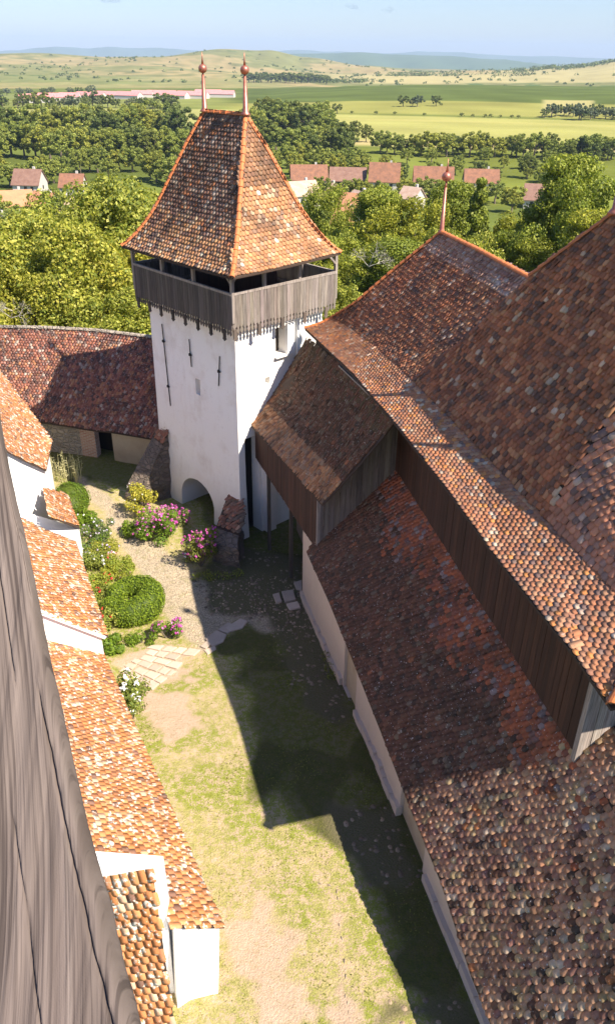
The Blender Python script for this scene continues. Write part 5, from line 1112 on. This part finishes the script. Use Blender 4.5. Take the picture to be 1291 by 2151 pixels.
spread(30, 790, 1300, 458, 485, 9, 13, ['oakd', 'oak', 'bushy'], 'hedge row tree below the pale meadow', 'hedge row below the pale meadow', sx=1.1)
spread(22, -20, 375, 830, 880, 9, 16, ['far', 'far', 'farg'], 'grey-green tree before the red-roofed farm', 'tree row before the farm')
spread(18, 520, 690, 2050, 2200, 18, 26, ['far'], 'far dark tree of the row below the hills', 'far tree row below the hills', sx=1.4)
spread(9, 0, 210, 1380, 1440, 10, 14, ['far', 'farg'], 'far tree beside the pale farm road', 'far trees near the farm')
LONE = ((846, 900), (866, 905), (876, 900), (915, 910), (926, 915), (708, 800), (740, 800), (830, 800), (893, 790), (972, 790), (995, 790), (1020, 790), (1033, 790), (1052, 790), (1078, 790), (1092, 790), (790, 800), (680, 800))
for px, D in LONE:
    P = dist(px, 220, D); g = float(TZ(P[0], P[1])); kd = 'farg' if px in (866, 876) else 'far' if px in (846, 915, 708) else 'shrub'
    _k += 1; tree(kd, P[0], P[1], g, (.95 if kd != 'shrub' else .9) * rt.uniform(.7, 1.1), ('lone tree at the foot of the green crop hill' if kd != 'shrub' else 'small dark shrub on the edge of the pale meadow') + ', ' + ORD[sorted(q_[0] for q_ in LONE if (q_[0] in (866, 876, 846, 915, 708)) == (kd != 'shrub')).index(px)] + ' from the left', 'lone trees by the crop hill' if kd != 'shrub' else 'shrubs along the meadow edge', 'tree' if kd != 'shrub' else 'shrub', cat='tree' if kd != 'shrub' else 'shrub')
spread(16, 1130, 1310, 790, 840, 8, 14, ['far', 'farg', 'far'], 'tree of the copse at the right border under the crop hill', 'copse at the right border')
spread(13, 590, 1120, 285, 310, 7, 9.5, ['oak', 'bushy', 'bushy'], 'garden tree in front of the right village roofs', 'garden trees before the right houses')
spread(12, 600, 1180, 350, 385, 7, 11, ['oak', 'bushy', 'oakd'], 'tree behind the right village roofs', 'trees behind the right houses')
spread(9, 750, 1180, 400, 440, 6, 9, ['bushy', 'oak'], 'scattered orchard tree on the green slope', 'orchard trees on the green slope')
def scrub():
    r = np.random.default_rng(31); C = []; S = []
    def addc(px, D, n, sp, s0, s1):
        P = dist(px, 200, D)
        for _ in range(n): x, y = P[0] + r.normal() * sp * 2.2, P[1] + r.normal() * sp; C.append((x, y, float(TZ(x, y)) + s0 * .3)); S.append(r.uniform(s0, s1))
    for _ in range(120):
        px = r.uniform(-50, 1300); D = r.uniform(2000, 3900); addc(px, D, r.integers(1, 8), r.uniform(12, 90), 2.5, 7)
    for px, D in ((850, 2700), (875, 2700), (1080, 2650), (960, 2750)): addc(px, D, 14, 22, 8, 14)
    for px in range(1090, 1300, 8): addc(px, 3150, 9, 35, 6, 13)
    for px in range(620, 700, 6): addc(px, 2300, 10, 30, 6, 12)
    V, Q, Cc = leaves(C, S, 30, 4.5, r, PL_DARK, inner=.3); o = fast_mesh('hill_scrub', V, Q, Cc, M['leaf_far']); tag(o, 'scattered dark scrub and copses on the far hills', 'scrub', kind='stuff')
scrub()

# ------------------------------------------------------------------ village houses and farm
def mat_rooffar(name, a, b):
    m = NT(name); n = m.noise(.7, 6, .75); wv = m.n('ShaderNodeTexWave', wave_type='BANDS', bands_direction='Z'); wv.inputs['Scale'].default_value = 2.2; m.l(m.coord(), wv.inputs[0])
    m.col(m.mix(m.ramp(n, [(.35, 0), (.65, 1)]), a, b)); m.rough(.9); m.bump(wv.outputs[1], .4, .05); return m.m
RF = {'brown': mat_rooffar('brown_roof', (.18, .095, .07), (.26, .15, .11)), 'red': mat_rooffar('red_roof', (.30, .135, .075), (.17, .085, .055)), 'orange': mat_rooffar('orange_roof', (.52, .24, .12), (.42, .19, .10)), 'beige': mat_rooffar('beige_roof', (.50, .38, .30), (.42, .26, .19)), 'pink': mat_rooffar('pink_red_roof', (.55, .17, .17), (.60, .28, .26))}
m = NT('house_wall'); m.col(m.mix(m.noise(.6), (.62, .58, .52), (.48, .44, .40))); M['hwall'] = m.m
m = NT('barn_boards'); m.col(m.mix(m.noise(.8), (.20, .14, .10), (.28, .20, .15))); M['barn'] = m.m
m = NT('window_glass'); m.col((.03, .035, .04)); m.rough(.2); M['glass'] = m.m
def house(px, py, D, ln, wd, wh, rh, az_, roof, label, wall='hwall', cat='house', name='village_house', group=None, win=True, zoff=0):
    P = dist(px, py, D); g = float(TZ(P[0], P[1])) + zoff; az = az_; ln = ln * (.82 if cat != 'farm shed' else 1); rh = rh * .9; a = math.radians(az); x = np.array([math.cos(a), -math.sin(a), 0]); y = np.array([math.sin(a), math.cos(a), 0]); c = np.array([P[0], P[1], g])
    t = empty(name, c, label, cat, group); h, w2 = ln / 2, wd / 2
    mb = MB(); pr = lambda s: [c + x * s - y * w2 - Z, c + x * s + y * w2 - Z, c + x * s + y * w2 + Z * wh, c + x * s + Z * (wh + rh), c + x * s - y * w2 + Z * wh]; mb.prism(pr(-h), pr(h)); mb.build('wall', M[wall], t)
    mb = MB(); ov = .5
    for sgn in (-1, 1):
        e = y * sgn * (w2 + ov); k = rh / w2; A = [c - x * (h + .4) + Z * (wh + rh + .15), c + x * (h + .4) + Z * (wh + rh + .15), c + x * (h + .4) + e + Z * (wh - ov * k + .15), c - x * (h + .4) + e + Z * (wh - ov * k + .15)]
        mb.prism(A, [p - Z * .22 for p in A])
    ro = mb.build('roof', RF[roof], t)
    if cat == 'house':
        mb = MB(); mb.box(c + x * h * .4 + Z * (wh + rh * .9) + y * w2 * .2, x * .4, y * .4, Z * 1.3); mb.build('chimney', M['hwall'], ro)
    if win:
        for s in (-.5, 0, .5):
            mb = MB(); mb.box(c + x * h * s - y * (w2 + .02) + Z * wh * .55, x * .5, y * .04, Z * .6); mb.build('window', M['glass'], t)
        mb = MB(); mb.box(c + x * (h + .02) + Z * (wh * .55), x * .04, y * .5, Z * .6); mb.build('window', M['glass'], t)
hs = [(648, 378, 335, 17, 9, 3.5, 5.2, -5, 'red', 'red roofed house next to the tower roof edge'), (730, 383, 338, 17, 9, 3.0, 4.6, 3, 'brown', 'brown roofed barn left of the steep red roof'), (806, 385, 335, 14, 10, 3.5, 6.6, 6, 'red', 'steep dark red roof with pale right gable'), (908, 384, 332, 18, 9, 3.5, 6.0, 4, 'red', 'long red roof just left of the copper spire'), (1008, 386, 345, 16, 9, 3.0, 4.6, 4, 'red', 'low red roof right of the copper spire'), (1134, 403, 305, 13, 9, 3.2, 4.8, 12, 'brown', 'lone brown roof with grey gable near the right pines'),
      (734, 412, 262, 9, 8, 3.5, 4.6, 28, 'orange', 'bright orange gabled roof below the brown barn'), (728, 436, 236, 8, 7, 3.0, 4.2, 24, 'orange', 'lower bright orange roof beside the pine'), (634, 406, 290, 12, 9, 4.0, 4.2, -30, 'beige', 'faded beige roof with white wall near the tower roof'), (755, 424, 270, 8, 6, 5, 2.5, 60, 'beige', 'pale house wall right of the orange roofs'), (690, 395, 300, 9, 7, 3, 3.5, 40, 'beige', 'small faded roof behind the layered pine'),
      (62, 376, 330, 12, 9, 3.2, 5.0, 5, 'brown', 'dark brown roof at left with a grey gable'), (24, 395, 280, 14, 9, 3.2, 4.2, -25, 'orange', 'wide orange roof at the left edge'), (92, 394, 275, 10, 8, 3.2, 4.0, 30, 'orange', 'small orange roof in the left village'), (152, 372, 320, 10, 8, 3.2, 4.2, 0, 'red', 'red roof peeping over the walnut tree'), (125, 394, 262, 10, 8, 3.2, 3.8, -20, 'beige', 'pale faded roof beside the walnut crown'), (378, 360, 320, 8, 7, 3, 3.6, 8, 'red', 'small red roof at the tower roof left edge'), (865, 402, 290, 8, 7, 3.5, 3.5, 40, 'beige', 'small white house below the long red roof'), (945, 402, 300, 9, 7, 3, 3.5, -20, 'orange', 'small orange roof peeping behind the copper spire')]
for a in hs:
    barn = 'barn' in a[9]; house(*a[:9], a[9], wall='barn' if barn else 'hwall', cat='barn' if barn else 'house', name='village_barn' if barn else 'village_house')
fx = [(78, 215, 1060, 46, 'second shed'), (98, 211, 1100, 30, ''), (118, 209, 1120, 34, ''), (148, 209, 1120, 30, ''), (192, 208, 1150, 48, ''), (228, 206, 1170, 50, ''), (272, 207, 1170, 40, ''), (300, 205, 1190, 34, ''), (340, 203, 1190, 48, ''), (368, 203, 1180, 42, ''), (405, 201, 1190, 50, ''), (438, 198, 1210, 44, ''), (462, 196, 1230, 48, ''), (56, 214, 1080, 18, '')]
side = ['leftmost small white farm building', 'first red farm shed from the left', 'second red farm shed from the left', 'third red farm shed from the left', 'fourth farm shed, low and pink', 'fifth farm shed with long pale wall', 'sixth farm shed, in the middle of the farm', 'seventh farm shed from the left', 'eighth farm shed, half white', 'ninth farm shed, left of the tower finials', 'tenth farm shed, left of the tower finials', 'eleventh farm shed, just left of the left finial', 'twelfth farm shed between the two finials', 'last farm shed, nearest the right finial']
fx = [fx[-1]] + fx[:-1]
for (px, py, D, ln, _), lb in zip(fx, side): house(px, py, D + rt.uniform(-40, 40), ln * .82, 14, 4.5, 4.6 if ln > 20 else 4, rt.uniform(-14, 22), 'pink' if ln > 20 else 'beige', lb + ' in the far valley', cat='farm shed', name='farm_shed', win=False)

# ------------------------------------------------------------------ garden plants in the yard
def plant(name, label, cat, px, py, clumps, per, leaf, pal, flowers=None, seed=1, inner=.35, group=None, mat='leaf'):
    r = np.random.default_rng(seed); g = gpg(px, py); t = empty(name, g, label, cat, group)
    C = np.array([g + np.array(c[:3]) for c in clumps]); S = np.array([np.array([c[3], c[3], c[4] if len(c) > 4 else c[3]]) for c in clumps])
    V, Q, Cc = leaves(C, S, per, leaf, r, pal, inner=inner, up=.4); fast_mesh('foliage', V, Q, Cc, M[mat], t)
    mb = MB()
    for c in C: mb.tube([g + np.array([0, 0, -.05]), (g + c) / 2, c], [.03, .02, .01], 5)
    mb.build('stem', M['bark'], t)
    if flowers:
        n, fs, pal2 = flowers; k = r.integers(0, len(C), n); d = r.normal(size=(n, 3)); d[:, 2] = np.abs(d[:, 2]); d /= np.linalg.norm(d, axis=1)[:, None]; P = C[k] + d * S[k] * 1.04
        C2 = P; V, Q, Cc = leaves(C2, np.full((n, 3), fs * .6), 10, fs, r, pal2, inner=.5, up=.6); fast_mesh('blossom', V, Q, Cc, M['petal'], t)
    return t
PINK = [((.50, .06, .32), 3), ((.60, .15, .44), 2), ((.70, .35, .58), .7)]; MAG = [((.45, .05, .30), 3), ((.58, .12, .42), 2)]; WHT = [((.8, .78, .75), 1)]; RED = [((.55, .03, .03), 1)]
rp = random.Random(5)
def cl(n, w_, h_, s, dx=0, dy=0): return [(rp.uniform(-w_, w_) + dx, rp.uniform(-w_, w_) * .8 + dy, rp.uniform(.25, 1) * h_, s * rp.uniform(.7, 1.2)) for _ in range(n)]
plant('flowering_bush', 'lit pink flowering bush at the foot of the dark buttress', 'bush', 335, 1135, cl(16, .75, 1.5, .35), 240, .09, PL_BOX, (110, .085, PINK), 1)
plant('flowering_bush', 'shaded purple bush close to the arch', 'bush', 370, 1110, cl(8, .45, 1.3, .3), 160, .09, PL_DARK, (60, .10, MAG), 2)
plant('flowering_bush', 'magenta flowering bush between arch and tiled buttress', 'bush', 422, 1190, cl(13, .55, 1.6, .32), 220, .09, PL_DARK, (100, .09, MAG), 3)
plant('flowering_bush', 'white flowers low beside the magenta bush', 'bush', 405, 1182, cl(4, .25, .5, .2), 120, .07, PL_DARK, (14, .08, WHT), 4)
plant('leafy_shrub', 'leafy green shrub climbing the dark rubble buttress', 'shrub', 300, 1085, cl(12, .5, 1.5, .35), 200, .10, PL_WALNUT, (14, .06, WHT), 5)
# clipped box: round bush and the ring with a gap
def clipped(label, px, py, clumps, seed, pal=PL_BOX):
    t = plant('clipped_box_bush', label, 'bush', px, py, clumps, 1100, .075, pal, None, seed, inner=.08); mb = MB(); g = np.array(t.location)
    for c in clumps:
        nu, nv = 10, 6; rz_ = c[4] if len(c) > 4 else c[3]
        vs = [g + np.array([c[0] + .9 * c[3] * math.sin(math.pi * j / nv) * math.cos(2 * math.pi * i / nu), c[1] + .9 * c[3] * math.sin(math.pi * j / nv) * math.sin(2 * math.pi * i / nu), c[2] + .9 * rz_ * math.cos(math.pi * j / nv)]) for j in range(nv + 1) for i in range(nu)]
        mb.add(vs, [(j * nu + i, (j + 1) * nu + i, (j + 1) * nu + (i + 1) % nu, j * nu + (i + 1) % nu) for j in range(nv) for i in range(nu)], (.07, .11, .015))
    mb.build('inner_shade', M['leaf'], t, smooth=True); return t  # dark solid core painted as the shade inside the leaves
clipped('clipped round box bush beside the small pent roof', 150, 1072, [(0, 0, .55, .95, .95), (.25, -.5, .5, .75, .8), (-.2, .4, .55, .75, .8), (.3, .2, .6, .7, .8)], 6)
ring = []
for k in range(17):
    a = math.radians(-150 + k * 300 / 16); q_ = .5 + .5 * math.cos(a); ring.append((math.cos(a) * .84 + .1 + rp.uniform(-.04, .04), math.sin(a) * .88 + rp.uniform(-.04, .04), .50 + .10 * q_, .36 + .22 * q_, .52 + .20 * q_))
clipped('large clipped box hedge curled into a ring with an open side', 272, 1285, ring, 7)
plant('pink_aster_clump', 'small pink flower clump right of the ring hedge', 'flowers', 350, 1340, cl(8, .45, .7, .26), 200, .07, PL_BOX, (50, .08, PINK), 8)
plant('rose_bush', 'bush with white and red blooms beside the long orange roof', 'bush', 275, 1525, [(rp.uniform(-.35, .35), rp.uniform(-.6, .9), rp.uniform(.4, 1.6), .33) for _ in range(14)], 220, .10, PL_MID, (26, .14, WHT), 9)
plant('red_flower', 'red blooms at the top of the rose bush', 'flowers', 262, 1470, cl(3, .3, 1.3, .2), 60, .08, PL_MID, (12, .12, RED), 10)
plant('herb_clump', 'pale green herb clump with lilac flowers behind the round bush', 'plants', 205, 1130, cl(13, .6, .8, .3), 200, .08, PL_GREY + PL_BOX, (36, .06, [((.6, .5, .7), 1), ((.75, .7, .75), 1)]), 11)
plant('herb_clump', 'dark green leafy clump below the lilac herbs', 'plants', 200, 1190, cl(12, .6, .7, .32), 220, .09, PL_MID, (8, .09, WHT), 12)
plant('herb_clump', 'yellow-green low plants just above the ring hedge', 'plants', 232, 1222, cl(12, .7, .35, .3), 200, .08, [((.30, .32, .04), 3), ((.22, .28, .04), 2)], (8, .09, RED), 13)
plant('red_flower', 'red and white blooms by the path edge', 'flowers', 238, 1185, cl(4, .2, .5, .18), 90, .07, PL_MID, (14, .09, RED + WHT), 14)
plant('lily_leaves', 'long-leaved green tuft at the corner of the white gable', 'plants', 242, 1365, cl(6, .3, .6, .25), 160, .14, PL_BOX, None, 15)
plant('herb_clump', 'low green plants between ring hedge and terrace', 'plants', 300, 1350, cl(8, .5, .3, .22), 160, .08, PL_BOX, None, 16)
plant('herb_clump', 'low rose shoots left of the ring hedge', 'plants', 232, 1320, cl(8, .4, .8, .28), 180, .09, PL_MID, (8, .09, RED), 17)
plant('weed_tuft', 'weeds at the foot of the aisle wall', 'plants', 690, 1415, [(0, .2, .15, .2), (.1, -.3, .15, .2), (-.1, .8, .15, .2)], 120, .06, PL_DARK, None, 18)
plant('weed_tuft', 'low greenery around the base of the tiled buttress', 'plants', 470, 1212, [(rp.uniform(-1.3, 1), rp.uniform(-.2, .2), .1, .22) for _ in range(9)], 120, .07, PL_MID, None, 19)
for i, (px, py, pl, lb, fl) in enumerate([(190, 1160, PL_GREY + PL_BOX, 'grey-green herbs between the pent roof and the leafy clump', None), (178, 1105, PL_BOX, 'fresh green low plants right under the small pent roof', (12, .06, WHT)), (215, 1165, PL_MID, 'green perennials on the path side of the dark leafy clump', (14, .07, [((.6, .5, .7), 1)])), (205, 1235, [((.34, .36, .05), 3), ((.24, .30, .04), 2)], 'yellow-green ground plants by the eave above the ring hedge', (7, .08, RED)), (228, 1270, PL_MID, 'leafy plants squeezed between the tiled eave and the ring hedge', (6, .08, RED)), (245, 1200, [((.34, .36, .05), 3), ((.24, .30, .04), 2)], 'yellow-green plants at the path edge above the ring hedge', None), (320, 1120, PL_MID, 'low greenery in front of the lit pink bush', None), (290, 1120, PL_BOX, 'green fringe plants along the path by the rubble buttress', None)]):
    plant('herb_clump', lb, 'plants', px, py, cl(14, .62, .45, .3), 230, .085, pl, fl, 60 + i)
def stalks():
    r = np.random.default_rng(8); g = gpg(135, 1010); mb = MB()
    for i in range(60):
        p = g + np.array([r.uniform(-1.1, 1.0), r.uniform(-.5, .6), 0]); h = r.uniform(.7, 1.7); q = p + np.array([r.normal() * .12, r.normal() * .12, h]); mb.tube([p, (p + q) / 2, q], [.014, .012, .004], 4)
        for k in range(5): c = lerp(p, q, .5 + .1 * k); mb.tube([c, c + np.array([r.normal() * .08, r.normal() * .08, .08])], [.012, .006], 4)
    m_ = NT('dry_stalk'); m_.col(m_.mix(m_.noise(3), (.55, .48, .28), (.35, .36, .14))); o = mb.build('dry_flower_stalks', m_.m); tag(o, 'tall dry pale stalks behind the round bush', 'plants')
stalks()
